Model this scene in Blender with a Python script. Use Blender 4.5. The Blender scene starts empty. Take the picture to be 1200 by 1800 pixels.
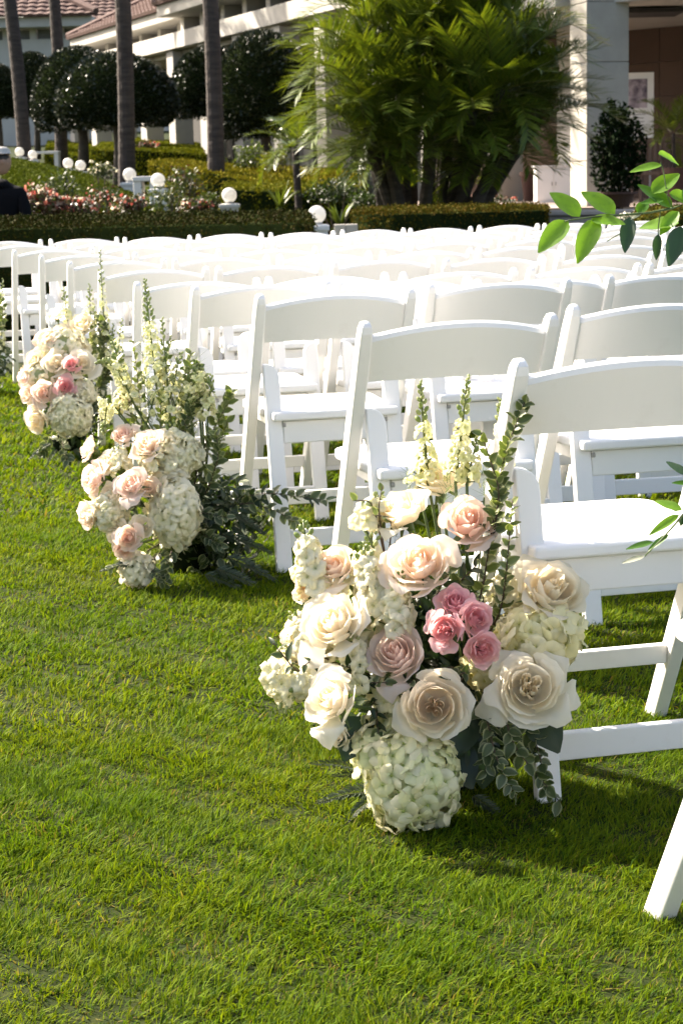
import bpy, bmesh, math, random
import numpy as np
from mathutils import Matrix, Vector
R_ = math.radians
rng = np.random.default_rng(7)
random.seed(7)
scene = bpy.context.scene
COL = scene.collection

# ------------------------------------------------------------------ camera, sky, sun, exposure
FPX, PITCH, ROLL, CAMH = 3200.0, R_(10.37), R_(-1.42), 1.08
_r = np.array([1.0, 0, 0]); _f = np.array([0, math.cos(PITCH), -math.sin(PITCH)]); _u = np.array([0, math.sin(PITCH), math.cos(PITCH)])
_r2 = _r*math.cos(ROLL) + _u*math.sin(ROLL); _u2 = -_r*math.sin(ROLL) + _u*math.cos(ROLL)
cd = bpy.data.cameras.new('camera'); cam = bpy.data.objects.new('camera', cd); COL.objects.link(cam)
cam.matrix_world = Matrix(((_r2[0], _u2[0], -_f[0], 0), (_r2[1], _u2[1], -_f[1], 0), (_r2[2], _u2[2], -_f[2], CAMH), (0, 0, 0, 1)))
cd.sensor_fit = 'VERTICAL'; cd.sensor_height = 36; cd.sensor_width = 24; cd.lens = FPX/1800*36
cd.clip_start = 0.05; cd.clip_end = 2000
cd.dof.use_dof = True; cd.dof.focus_distance = 3.25; cd.dof.aperture_fstop = 16
scene.camera = cam
SUN_EL, SUN_AZ = R_(39), R_(-56)          # azimuth from straight ahead (+Y), negative = left
world = bpy.data.worlds.new('World'); scene.world = world; world.use_nodes = True
wn = world.node_tree; bg = wn.nodes['Background']
sky = wn.nodes.new('ShaderNodeTexSky'); sky.sky_type = 'NISHITA'; sky.sun_disc = False
sky.sun_elevation = SUN_EL; sky.sun_rotation = SUN_AZ; sky.air_density = 1.0; sky.dust_density = 4.0; sky.ozone_density = 0.6
wn.links.new(sky.outputs[0], bg.inputs[0]); bg.inputs[1].default_value = 0.10
sl = bpy.data.lights.new('sun', 'SUN'); sl.energy = 4.9; sl.angle = R_(0.55); sl.color = (1.0, 0.92, 0.80)
so = bpy.data.objects.new('sun', sl); COL.objects.link(so)
SUND = Vector((math.sin(SUN_AZ)*math.cos(SUN_EL), math.cos(SUN_AZ)*math.cos(SUN_EL), math.sin(SUN_EL)))
so.rotation_euler = SUND.to_track_quat('Z', 'Y').to_euler(); so.location = SUND*60
vs = scene.view_settings; vs.view_transform = 'Standard'; vs.look = 'None'; vs.gamma = 1; vs.exposure = 1.87; vs.use_white_balance = True; vs.white_balance_temperature = 6720; vs.white_balance_tint = 11; vs.use_curve_mapping = False
scene.cycles.max_bounces = 8; scene.cycles.diffuse_bounces = 4; scene.cycles.transmission_bounces = 6

# ------------------------------------------------------------------ helpers
def U(px, py, d):
    """a point of the photograph (1200x1800 px) at forward distance d (metres along +Y)"""
    a, b = px-600.0, py-900.0
    X = a*math.cos(ROLL)+b*math.sin(ROLL); Y = -a*math.sin(ROLL)+b*math.cos(ROLL)
    v = _f + _r*(X/FPX) - _u*(Y/FPX)
    return np.array([0, 0, CAMH]) + v*(d/v[1])
def UZ(px, py, z):
    p = U(px, py, 1.0); return np.array([0, 0, CAMH]) + (p-np.array([0, 0, CAMH]))*((CAMH-z)/(CAMH-p[2]))
def terr(x, y):
    y = np.asarray(y, float)
    t = np.clip((np.asarray(x, float)-0.0)/2.5, 0, 1); t = t*t*(3-2*t); sl = np.where(y > 22, (y-22)*0.052, 0.0)
    return sl*(1-t)+np.minimum(sl, .35)*t - np.clip((y-5.5)/1.2, 0, 1)*0.036
def smooth_noise(x, y, s=0):
    return (np.sin(x*1.7+y*2.3+s)+np.sin(x*3.1-y*1.9+s*2.1)*.7+np.sin(x*5.3+y*4.7+s*.7)*.5+np.sin(-x*8.1+y*7.3+s*1.3)*.35)/2.5

class MB:
    """collects geometry for ONE mesh object"""
    def __init__(s): s.V = []; s.F = []; s.C = []; s.n = 0
    def add(s, V, F, C=None):
        V = np.asarray(V, float).reshape(-1, 3)
        s.V.append(V); s.F += [tuple(int(i)+s.n for i in f) for f in F]
        s.C.append(np.ones((len(V), 3)) if C is None else np.broadcast_to(np.asarray(C, float), (len(V), 3)))
        s.n += len(V); return s
    def box(s, c, size, M=None, C=None):
        x, y, z = np.array(size)/2.0
        V = np.array([(-x,-y,-z),(x,-y,-z),(x,y,-z),(-x,y,-z),(-x,-y,z),(x,-y,z),(x,y,z),(-x,y,z)])
        if M is not None: V = V@np.asarray(M).T
        return s.add(V+np.array(c), [(0,3,2,1),(4,5,6,7),(0,1,5,4),(1,2,6,5),(2,3,7,6),(3,0,4,7)], C)
    def tube(s, pts, rad, n=6, C=None, cap=True):
        P = np.asarray(pts, float); k = len(P); rad = np.broadcast_to(np.asarray(rad, float), (k,))
        T = np.gradient(P, axis=0); T /= np.linalg.norm(T, axis=1)[:, None]+1e-9
        ref = np.array([0.31, 0.17, 0.93]); ref = ref if abs(T[0]@ref) < .95 else np.array([1., 0, 0])
        A = np.cross(T, ref); A /= np.linalg.norm(A, axis=1)[:, None]+1e-9; B = np.cross(T, A)
        th = np.arange(n)*2*math.pi/n
        V = P[:, None]+rad[:, None, None]*(A[:, None]*np.cos(th)[None, :, None]+B[:, None]*np.sin(th)[None, :, None])
        F = [(i*n+j, i*n+(j+1) % n, (i+1)*n+(j+1) % n, (i+1)*n+j) for i in range(k-1) for j in range(n)]
        if cap: F += [tuple(range(n))[::-1], tuple(range((k-1)*n, k*n))]
        return s.add(V, F, C)
    def lathe(s, prof, n=20, c=(0, 0, 0), C=None):
        P = np.array(prof, float); k = len(P); th = np.arange(n)*2*math.pi/n
        V = np.stack([P[:, 0][:, None]*np.cos(th), P[:, 0][:, None]*np.sin(th), np.repeat(P[:, 1][:, None], n, 1)], -1)+np.array(c)
        F = [(i*n+j, i*n+(j+1) % n, (i+1)*n+(j+1) % n, (i+1)*n+j) for i in range(k-1) for j in range(n)]
        return s.add(V, F, C)
    def prism(s, poly, z0, z1, C=None):
        """poly: xy outline (counter-clockwise); z0, z1 scalars or arrays"""
        P = np.array(poly, float); n = len(P)
        V = np.concatenate([np.c_[P, np.broadcast_to(z0, n)], np.c_[P, np.broadcast_to(z1, n)]])
        F = [tuple(range(n))[::-1], tuple(range(n, 2*n))]+[(i, (i+1) % n, n+(i+1) % n, n+i) for i in range(n)]
        return s.add(V, F, C)
    def grid(s, G, C=None, flip=False):
        a, b = G.shape[:2]
        F = [(i*b+j, i*b+j+1, (i+1)*b+j+1, (i+1)*b+j) for i in range(a-1) for j in range(b-1)]
        if flip: F = [f[::-1] for f in F]
        return s.add(G.reshape(-1, 3), F, None if C is None else np.asarray(C).reshape(-1, 3))
    def mesh(s, name, mat, smooth=False, bevel=0, segs=2):
        me = bpy.data.meshes.new(name)
        V = np.concatenate(s.V); me.from_pydata(V.tolist(), [], s.F)
        ca = me.color_attributes.new('Col', 'FLOAT_COLOR', 'POINT')
        ca.data.foreach_set('color', np.c_[np.concatenate(s.C), np.ones(len(V))].astype(np.float32).ravel())
        if bevel:
            bm = bmesh.new(); bm.from_mesh(me)
            es = [e for e in bm.edges if len(e.link_faces) == 2 and e.calc_face_angle(0) > 0.6]
            bmesh.ops.bevel(bm, geom=es, offset=bevel, segments=segs, profile=0.5, affect='EDGES', clamp_overlap=True)
            bm.to_mesh(me); bm.free()
        if smooth: me.polygons.foreach_set('use_smooth', [True]*len(me.polygons))
        me.materials.append(mat); me.update(); return me
    def build(s, name, mat, parent=None, loc=None, smooth=False, bevel=0, segs=2):
        o = link(name, s.mesh(name, mat, smooth, bevel, segs), parent)
        if loc is not None: o.location = loc
        return o
def link(name, data, parent=None):
    o = bpy.data.objects.new(name, data); COL.objects.link(o)
    if parent is not None: o.parent = parent
    return o
def big_mesh(name, V, F, C, mat, smooth=False):
    """fast mesh for many equal faces; F: (m,k) ints"""
    me = bpy.data.meshes.new(name); V = np.asarray(V, np.float32); F = np.asarray(F, np.int32); m, k = F.shape
    me.vertices.add(len(V)); me.vertices.foreach_set('co', V.ravel())
    me.loops.add(m*k); me.loops.foreach_set('vertex_index', F.ravel())
    me.polygons.add(m); me.polygons.foreach_set('loop_start', np.arange(0, m*k, k, dtype=np.int32)); me.polygons.foreach_set('loop_total', np.full(m, k, np.int32))
    if smooth: me.polygons.foreach_set('use_smooth', np.ones(m, bool))
    me.update(calc_edges=True); me.validate()
    ca = me.color_attributes.new('Col', 'FLOAT_COLOR', 'POINT')
    ca.data.foreach_set('color', np.c_[C, np.ones(len(V))].astype(np.float32).ravel())
    me.materials.append(mat); return me
def tag(o, label=None, cat=None, group=None, kind=None):
    if label: o['label'] = label
    if cat: o['category'] = cat
    if group: o['group'] = group
    if kind: o['kind'] = kind
    return o
def thing(name, loc, label, cat, group=None, rz=0):
    o = bpy.data.objects.new(name, None); COL.objects.link(o); o.location = loc; o.rotation_euler = (0, 0, rz); o.empty_display_size = .1
    return tag(o, label, cat, group)
def rotz(a): c, s = math.cos(a), math.sin(a); return np.array([(c, -s, 0), (s, c, 0), (0, 0, 1.0)])
def rotx(a): c, s = math.cos(a), math.sin(a); return np.array([(1.0, 0, 0), (0, c, -s), (0, s, c)])
def basis(z, spin=0.0):
    """rotation matrix whose local +Z is z"""
    z = np.asarray(z, float); z = z/np.linalg.norm(z); r = np.array([0, 0, 1.0]) if abs(z[2]) < .9 else np.array([0, 1.0, 0])
    x = np.cross(r, z); x /= np.linalg.norm(x); y = np.cross(z, x)
    c, s = math.cos(spin), math.sin(spin)
    return np.stack([x*c+y*s, -x*s+y*c, z], 1)
def mat4(R, loc): 
    M = Matrix.Identity(4)
    for i in range(3):
        for j in range(3): M[i][j] = float(R[i][j])
        M[i][3] = float(loc[i])
    return M
def copy_tree(o, parent=None):
    c = o.copy(); COL.objects.link(c); c.parent = parent
    for ch in list(o.children): copy_tree(ch, c)
    return c

# ------------------------------------------------------------------ materials
def mat(name, col, rough=.6, attr=False, noise=None, bump=None, transl=0, spec=.5, vary=0, tcol=None, scale2=None):
    m = bpy.data.materials.new(name); m.use_nodes = True; nt = m.node_tree; N = nt.nodes; L = nt.links
    p = N['Principled BSDF']; out = N['Material Output']
    p.inputs['Roughness'].default_value = rough; p.inputs['Specular IOR Level'].default_value = spec
    rgb = N.new('ShaderNodeRGB'); rgb.outputs[0].default_value = (*col, 1); src = rgb.outputs[0]
    tc = N.new('ShaderNodeTexCoord')
    if attr:
        a = N.new('ShaderNodeVertexColor'); a.layer_name = 'Col'
        mx = N.new('ShaderNodeMixRGB'); mx.blend_type = 'MULTIPLY'; mx.inputs[0].default_value = 1
        L.new(src, mx.inputs[1]); L.new(a.outputs[0], mx.inputs[2]); src = mx.outputs[0]
    if vary:
        oi = N.new('ShaderNodeObjectInfo'); mr = N.new('ShaderNodeMapRange'); mr.inputs[3].default_value = 1-vary; mr.inputs[4].default_value = 1+vary*.6
        L.new(oi.outputs['Random'], mr.inputs[0]); mx = N.new('ShaderNodeMixRGB'); mx.blend_type = 'MULTIPLY'; mx.inputs[0].default_value = 1
        L.new(src, mx.inputs[1]); L.new(mr.outputs[0], mx.inputs[2]); src = mx.outputs[0]
    if noise:      # (scale, colour2, low, high)
        t = N.new('ShaderNodeTexNoise'); t.inputs['Scale'].default_value = noise[0]; t.inputs['Detail'].default_value = 6; t.inputs['Roughness'].default_value = .65
        L.new(tc.outputs['Object'], t.inputs['Vector'])
        if scale2:
            mp = N.new('ShaderNodeMapping'); mp.inputs['Scale'].default_value = scale2; L.new(tc.outputs['Object'], mp.inputs[0]); L.new(mp.outputs[0], t.inputs['Vector'])
        r = N.new('ShaderNodeMapRange'); r.inputs[1].default_value = noise[2]; r.inputs[2].default_value = noise[3]; L.new(t.outputs[0], r.inputs[0])
        mx = N.new('ShaderNodeMixRGB'); mx.inputs[2].default_value = (*noise[1], 1); L.new(r.outputs[0], mx.inputs[0]); L.new(src, mx.inputs[1]); src = mx.outputs[0]
    L.new(src, p.inputs['Base Color'])
    if bump:       # (scale, strength, distance)
        t = N.new('ShaderNodeTexNoise'); t.inputs['Scale'].default_value = bump[0]; t.inputs['Detail'].default_value = 5; L.new(tc.outputs['Object'], t.inputs['Vector'])
        b = N.new('ShaderNodeBump'); b.inputs['Strength'].default_value = bump[1]; b.inputs['Distance'].default_value = bump[2]; L.new(t.outputs[0], b.inputs['Height']); L.new(b.outputs[0], p.inputs['Normal'])
    if transl:
        tr = N.new('ShaderNodeBsdfTranslucent'); ms = N.new('ShaderNodeMixShader'); ms.inputs[0].default_value = transl
        if tcol:
            mx = N.new('ShaderNodeMixRGB'); mx.blend_type = 'MULTIPLY'; mx.inputs[0].default_value = 1; mx.inputs[2].default_value = (*tcol, 1); L.new(src, mx.inputs[1]); L.new(mx.outputs[0], tr.inputs[0])
        else: L.new(src, tr.inputs[0])
        L.new(p.outputs[0], ms.inputs[1]); L.new(tr.outputs[0], ms.inputs[2]); L.new(ms.outputs[0], out.inputs[0])
    return m
M = {}
M['chair'] = mat('white_resin', (.80, .785, .765), .40, noise=(11, (.73, .71, .68), .56, .82), bump=(60, .06, .002), vary=.03)
M['bolt'] = mat('steel_bolt', (.35, .34, .33), .35)
M['grass'] = mat('grass_blade', (.66, .66, .50), .65, attr=True, transl=.36, spec=.05, tcol=(1.35, 1.3, .6))
M['soil'] = mat('lawn_thatch', (.012, .021, .004), .95, noise=(60, (.034, .040, .009), .4, .7), spec=.1)
M['floret'] = mat('floret', (1.02, .97, .82), .6, attr=True, transl=.32, spec=.2)
M['petal'] = mat('petal', (1.04, 1.02, .98), .6, attr=True, bump=(220, .12, .001), transl=.55, spec=.2, tcol=(1.05, .98, .9))
M['leaf'] = mat('leaf', (.68, .66, .62), .42, attr=True, transl=.25, spec=.5, tcol=(1.2, 1.35, .6))
M['leaf_hedge'] = mat('hedge_leaf', (.52, .50, .40), .8, attr=True, transl=.05, spec=.04)
M['leaf_lime'] = mat('lime_hedge_leaf', (.75, .7, .5), .8, attr=True, transl=.15, spec=.04)
M['leaf_glossy'] = mat('glossy_leaf', (.62, .60, .58), .38, attr=True, transl=.08, spec=.4)
M['leaf_fresh'] = mat('fresh_leaf', (.75, .72, .65), .38, attr=True, noise=(70, (.055, .14, .018), .50, .85), bump=(110, .35, .002), transl=.5, spec=.5, tcol=(1.5, 1.5, .55))
M['palm'] = mat('palm_leaflet', (.92, .82, .56), .36, attr=True, transl=.28, spec=.55, tcol=(1.35, 1.25, .5))
M['stem'] = mat('green_stem', (.075, .12, .030), .6, noise=(30, (.05, .075, .02), .4, .7))
M['twig'] = mat('brown_twig', (.07, .045, .028), .8)
M['bark'] = mat('palm_bark', (.060, .046, .038), .95, noise=(3.0, (.030, .023, .019), .4, .65), bump=(14, .6, .03), scale2=(1, 1, 7))
M['bark2'] = mat('tree_bark', (.075, .062, .05), .9, noise=(6, (.04, .032, .026), .4, .7))
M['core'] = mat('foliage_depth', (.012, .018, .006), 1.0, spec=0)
M['wall'] = mat('white_render', (.43, .41, .37), .85, noise=(1.2, (.36, .34, .30), .4, .75))
M['stone'] = mat('pale_stone', (.36, .34, .29), .8, noise=(2.5, (.30, .28, .24), .35, .7), bump=(40, .1, .004))
M['pink'] = mat('red_sandstone', (.120, .078, .060), .85, noise=(1.4, (.09, .058, .045), .35, .7), vary=.15)
M['tile'] = mat('clay_tile', (.125, .066, .052), .85, noise=(3.5, (.085, .045, .036), .35, .7), vary=.15)
M['louver'] = mat('grey_louver', (.20, .20, .19), .7)
M['dark'] = mat('dark_interior', (.03, .028, .026), .8)
M['globe'] = mat('opal_globe', (.80, .79, .76), .25, spec=.4, transl=.5)
M['lampbase'] = mat('painted_block', (.66, .64, .60), .7)
M['terracotta'] = mat('terracotta', (.07, .03, .022), .8, noise=(7, (.055, .024, .018), .4, .7))
M['paving'] = mat('paving', (.40, .31, .26), .85, noise=(4, (.33, .26, .22), .4, .7))
M['foam'] = mat('flower_foam', (.008, .013, .005), 1.0, spec=.05)
M['skin'] = mat('skin', (.36, .22, .15), .55)
M['cloth'] = mat('black_cloth', (.006, .006, .007), .95, spec=.1)
M['hair'] = mat('dark_hair', (.02, .015, .012), .6)
M['cap'] = mat('pale_cap', (.42, .40, .36), .8)
M['metal'] = mat('silver_metal', (.6, .6, .6), .25)
M['wood'] = mat('dark_wood', (.06, .035, .025), .5)
M['white'] = mat('sign_white', (.78, .77, .75), .6)
M['grey'] = mat('concrete', (.27, .255, .235), .9, noise=(5, (.2, .19, .175), .4, .7))

# ------------------------------------------------------------------ the ground
def make_lawn():
    xs = np.concatenate([np.linspace(-150, -12, 12), np.linspace(-10, 10, 61), np.linspace(12, 150, 12)])
    ys = np.concatenate([np.linspace(-20, 0, 6), np.linspace(.5, 24, 48), np.linspace(26, 420, 36)])
    X, Y = np.meshgrid(xs, ys); Z = terr(X, Y)+.006*smooth_noise(X*1.3, Y*1.3)*(Y < 14)
    mb = MB(); mb.grid(np.stack([X, Y, Z], -1))
    return tag(mb.build('lawn', M['soil'], smooth=True), 'sunlit green lawn under the chairs', kind='structure')
make_lawn()
def grass_blades(n, y0, y1, wl, wr, hmin, hmax, wid, edge_l=0.0, edge_r=0.0):
    """n blades over a strip y0..y1 whose half-widths grow with the distance"""
    y = np.sqrt(rng.uniform(y0**2, y1**2, n)); x = rng.uniform(-1, 1, n); x = np.where(x < 0, x*(y*wl+edge_l), x*(y*wr+edge_r))
    cl = smooth_noise(x*9, y*9, 1.1); cl2 = smooth_noise(x*2.2, y*2.2, 4.0); cl3 = smooth_noise(x*31, y*31, 2.2)
    keep = rng.uniform(0, 1, n) < np.clip(.82+.40*cl+.32*cl3, .20, 1); x, y, cl, cl2, cl3 = x[keep], y[keep], cl[keep], cl2[keep], cl3[keep]; n = len(x)
    h = rng.uniform(hmin, hmax, n)*(1+.28*cl+.22*cl3)*np.where(rng.random(n) < .05, 1.45, 1)
    th = rng.uniform(0, 2*math.pi, n); ph = 2.2*smooth_noise(x*5, y*5, 7.7)+rng.normal(0, 1.0, n)   # lean direction by tuft
    lean = np.abs(rng.normal(.95, .5, n))
    dx, dy = np.cos(ph)*lean*h, np.sin(ph)*lean*h; w = wid*rng.uniform(.6, 1.3, n)
    tx, ty = np.cos(th)*w*.5, np.sin(th)*w*.5
    z0 = terr(x, y)+.006*smooth_noise(x*1.3, y*1.3)-.004
    zz = h*np.sqrt(np.clip(1-.35*lean**2, .25, 1))
    V = np.zeros((n, 5, 3))
    V[:, 0] = np.c_[x-tx, y-ty, z0]; V[:, 1] = np.c_[x+tx, y+ty, z0]
    V[:, 2] = np.c_[x-tx*.85+dx*.38, y-ty*.85+dy*.38, z0+zz*.6]; V[:, 3] = np.c_[x+tx*.85+dx*.38, y+ty*.85+dy*.38, z0+zz*.6]
    V[:, 4] = np.c_[x+dx, y+dy, z0+zz]
    b = np.arange(n)[:, None]*5
    F = np.stack([b+[0, 1, 3], b+[0, 3, 2], b+[2, 3, 4]], 1).reshape(-1, 3)
    base = np.array([.108, .200, .012]); c2 = np.array([.205, .265, .016]); dry = np.array([.30, .25, .085]); dk = np.array([.050, .108, .016])
    t = np.clip(.5+.45*cl2+rng.normal(0, .28, n), 0, 1)[:, None]; C = base*(1-t)+c2*t
    d = (rng.random(n) < np.clip(.035-.12*cl, .006, .16))[:, None]; C = np.where(d, dry*rng.uniform(.6, 1.1, (n, 1)), C)
    k = (rng.random(n) < .18)[:, None]; C = np.where(k, dk, C); C = C*rng.uniform(.75, 1.2, (n, 1))
    C = np.repeat(C[:, None], 5, 1)
    return V.reshape(-1, 3), F, C.reshape(-1, 3)
parts = [grass_blades(190000, 1.9, 3.5, .235, .235, .013, .024, .0025, .35, .30), grass_blades(170000, 3.5, 6.0, .225, .215, .014, .026, .0038, .3, .25), grass_blades(150000, 6.0, 11.0, .23, .21, .018, .031, .0085, .5, .4)]
sb = grass_blades(90000, 1.9, 8.0, .02, .02, .018, .032, .0085, .95, .75); bx = sb[0].reshape(-1, 5, 3); sh = np.where(bx[:, :1, 0] < 0, -(bx[:, :1, 1]*.222+.24), bx[:, :1, 1]*.208+.20); bx[:, :, 0] += sh   # verges outside the frame
parts.append((bx.reshape(-1, 3), sb[1], sb[2]))
off = 0; VV = []; FF = []; CC = []
for v, f, c in parts: VV.append(v); FF.append(f+off); CC.append(c); off += len(v)
g = link('grass', big_mesh('grass', np.concatenate(VV), np.concatenate(FF), np.concatenate(CC), M['grass']))
tag(g, 'short mown green grass of the aisle lawn', 'grass', kind='stuff')
del parts, VV, FF, CC

# ------------------------------------------------------------------ folding chairs
YT, YF, YRF, YRT, ZRT, HT, WX = -.195, .215, -.205, -.095, .575, .775, .213
CH_YAW = R_(13.5)
def chair_parts():
    P = []
    foot, top = np.array([YF, 0.0]), np.array([YT, HT]); dirv = (top-foot)/np.linalg.norm(top-foot); nrm = np.array([-dirv[1], dirv[0]])   # nrm: towards the back
    LEN = np.linalg.norm(top-foot)
    def post():   # long member: backrest post and front leg in one
        mb = MB(); rows = []
        for s, wd, tk in ((0, .040, .030), (.05, .042, .030), (.55, .046, .030), (.80, .044, .030), (.93, .040, .029), (.975, .036, .027), (.993, .026, .022), (1.0, .012, .012)):
            c = foot+dirv*LEN*s
            if s == 0:
                rows.append([(-tk/2, c[0]-wd*.6, 0), (tk/2, c[0]-wd*.6, 0), (tk/2, c[0]+wd*.6, 0), (-tk/2, c[0]+wd*.6, 0)])
            else:
                a, b = c+nrm*wd/2, c-nrm*wd/2
                rows.append([(-tk/2, a[0], a[1]), (tk/2, a[0], a[1]), (tk/2, b[0], b[1]), (-tk/2, b[0], b[1])])
        V = np.array(rows).reshape(-1, 3); k = len(rows)
        F = [(i*4+j, i*4+(j+1) % 4, (i+1)*4+(j+1) % 4, (i+1)*4+j) for i in range(k-1) for j in range(4)]+[(3, 2, 1, 0), tuple(range((k-1)*4, k*4))]
        mb.add(V, F); return mb.mesh('post', M['chair'], bevel=.004, smooth=False)
    def rear_leg(side):   # wide flat rear leg, rounded at the inner top corner
        mb = MB(); w, tk = .044, .026
        out = [(-w/2, 0), (w/2, 0), (w/2, .93)]; r = w*.75
        for a in np.linspace(0, math.pi/2, 6)[1:]: out.append((w/2-r+r*math.cos(a), .93+(.07)*math.sin(a)))
        out.append((-w/2, 1.0))
        V = []
        for f in (1, -1):
            for x, s in out:
                y = YRF+(YRT-YRF)*s; V.append((side*-x, y+f*tk/2, ZRT*s))
        n = len(out); F = [tuple(range(n)), tuple(range(n, 2*n))[::-1]]+[(i, n+i, n+(i+1) % n, (i+1) % n) for i in range(n)]
        if side > 0: pass
        else: F = [f[::-1] for f in F]
        F = [f[::-1] for f in F] if False else F
        mb.add(V, F)
        me = mb.mesh('rear_leg', M['chair'], bevel=.003)
        bm = bmesh.new(); bm.from_mesh(me); bmesh.ops.recalc_face_normals(bm, faces=bm.faces); bm.to_mesh(me); bm.free(); return me
    def slat():
        mb = MB(); n = 18; G = []
        for i in range(n+1):
            u = -1+2*i/n; x = u*(WX-.014); bow = .026*(1-u*u); arch = 1-u*u
            s1 = LEN-.038+.044*arch; s0 = LEN-.155+.020*arch; t = .011
            ring = []
            for s, o in ((s0, -t), (s0+.006, t), (s1-.008, t), (s1, t*.45), (s1, -t*.6), (s1-.006, -t)):
                c = foot+dirv*s+nrm*(o+bow); ring.append((x, c[0], c[1]))
            G.append(ring)
        G = np.array(G); k = 6
        F = [(i*k+j, i*k+(j+1) % k, (i+1)*k+(j+1) % k, (i+1)*k+j) for i in range(n) for j in range(k)]+[tuple(range(k))[::-1], tuple(range(n*k, (n+1)*k))]
        mb.add(G.reshape(-1, 3), F); me = mb.mesh('backrest', M['chair'])
        bm = bmesh.new(); bm.from_mesh(me); bmesh.ops.recalc_face_normals(bm, faces=bm.faces); bm.to_mesh(me); bm.free(); return me
    def seat():
        mb = MB(); out = [(-.180, -.165), (.180, -.165), (.188, -.02), (.188, .03), (.198, .18)]
        for a in np.linspace(0, math.pi/2, 5): out.append((.198-.05+.05*math.cos(a), .185+.05*math.sin(a)))
        out += [(-x, y) for x, y in out[:1:-1]]
        mb.prism(out, .420, .445); return mb.mesh('seat', M['chair'], bevel=.007, segs=3)
    def bar(x0, x1, y, z, th, h, nm):
        mb = MB(); mb.box(((x0+x1)/2, y, z), (x1-x0, th, h)); return mb.mesh(nm, M['chair'], bevel=.003)
    yat = lambda z: YF+(YT-YF)*z/HT; yr = lambda z: YRF+(YRT-YRF)*z/ZRT
    pm = post()
    P.append(('post', pm, (-WX+.0, 0, 0))); P.append(('post', pm, (WX, 0, 0)))
    P.append(('rear_leg', rear_leg(-1), (-.172, 0, 0))); P.append(('rear_leg', rear_leg(1), (.172, 0, 0)))
    P.append(('backrest', slat(), (0, 0, 0))); P.append(('seat', seat(), (0, 0, 0)))
    P.append(('apron', bar(-.149, .149, yr(.385)-.002, .386, .020, .062, 'apron'), (0, 0, 0)))
    P.append(('side_rail', bar(-.1965, -.1755, .03, .398, 0.02, .03, 'side_rail'), (0, 0, 0)))
    P.pop()
    sm = MB(); sm.box((0, .045, .396), (.016, .34, .036)); sm = sm.mesh('side_rail', M['chair'], bevel=.003)
    P.append(('side_rail', sm, (-.139, .02, 0))); P.append(('side_rail', sm, (.139, .02, 0)))
    P.append(('stretcher', bar(-.150, .150, yr(.092), .092, .020, .050, 'stretcher'), (0, 0, 0)))
    P.append(('stretcher', bar(-.198, .198, yat(.15), .15, .022, .038, 'stretcher'), (0, 0, 0)))
    bo = MB(); bo.tube([(-.004, 0, 0), (.004, 0, 0)], .006, 8); bo = bo.mesh('bolt', M['bolt'])
    P.append(('bolt', bo, (-.147, yr(.41)-.017, .407))); P.append(('bolt', bo, (.147, yr(.41)-.017, .407)))
    return P
CHP = chair_parts()
def add_chair(px, py, yaw, label, dz=0.0, tilt=0.0):
    """px, py: ground position below the left post's top"""
    c, s = math.cos(yaw), math.sin(yaw); ox, oy = -WX*c-YT*s, -WX*s+YT*c
    x, y = px-ox, py-oy
    t = thing('folding_chair', (x, y, float(terr(x, y))+dz), label, 'chair', 'white folding chairs set out in rows', yaw)
    t.rotation_euler = (tilt, 0, yaw)
    for n, me, l in CHP:
        o = link(n, me, t); o.location = l
    return t
ORD = ['first', 'second', 'third', 'fourth', 'fifth', 'sixth', 'seventh', 'eighth', 'ninth', 'tenth', 'eleventh', 'twelfth', 'thirteenth', 'fourteenth']
def top(px, py, d): p = U(px, py, d); return p[0], p[1]
row0 = [None, UZ(915, 632, HT)[:2], UZ(643, 566, HT)[:2], UZ(458, 518, HT)[:2], UZ(344, 495, HT)[:2], top(242, 495, 6.45), top(179, 470, 7.40), top(124, 459, 8.3), top(74, 450, 9.2), top(27, 451, 10.1)]
row0[0] = np.array(row0[1])+np.array([.287, -.90])
row0 += [(-2.07, 11.0), (-2.32, 11.85)]
fixed = {(2, 1): (1010, 536), (3, 1): (757, 498), (3, 2): (1048, 476), (4, 1): (600, 485), (4, 2): (841, 486)}
rj = random.Random(11)
for k, p0 in enumerate(row0):
    j = 0
    while True:
        if (k, j) in fixed: p = UZ(*fixed[(k, j)], HT)[:2]
        else:
            p = np.array(p0)+j*.487*np.array([math.cos(CH_YAW), math.sin(CH_YAW)])*(1 if j == 0 else 1)+(np.array([rj.uniform(-.012, .012), rj.uniform(-.06, .06)]) if j else 0)
        pxx = 600+FPX*p[0]/p[1]
        if pxx > 1215 and not (k == 0 and j == 0): break
        yaw = CH_YAW+R_(rj.uniform(-2.2, 2.2))+(R_(7) if k == 0 else 0)
        if k == 0: lab = 'white folding chair at the right edge, only one front leg in view'
        elif k == 1: lab = 'nearest white folding chair, beside the foremost flower arrangement'
        else:
            fr = {2: 'second row from the camera', 3: 'third row from the camera', 4: 'fourth row from the camera'}.get(k, '%s row from the camera' % ORD[k-1])
            if k == len(row0)-1: fr = 'rearmost row before the hedge'
            if k >= 9: lab = 'white folding chair, %s from the left frame edge in the %s' % (ORD[j], fr)
            else: lab = 'white folding chair, %s from the aisle in the %s' % (ORD[j], fr)
        add_chair(p[0], p[1], yaw, lab, tilt=R_(rj.uniform(-.8, .8)) if k > 4 else 0)
        j += 1
        if k == 0: break

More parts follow.
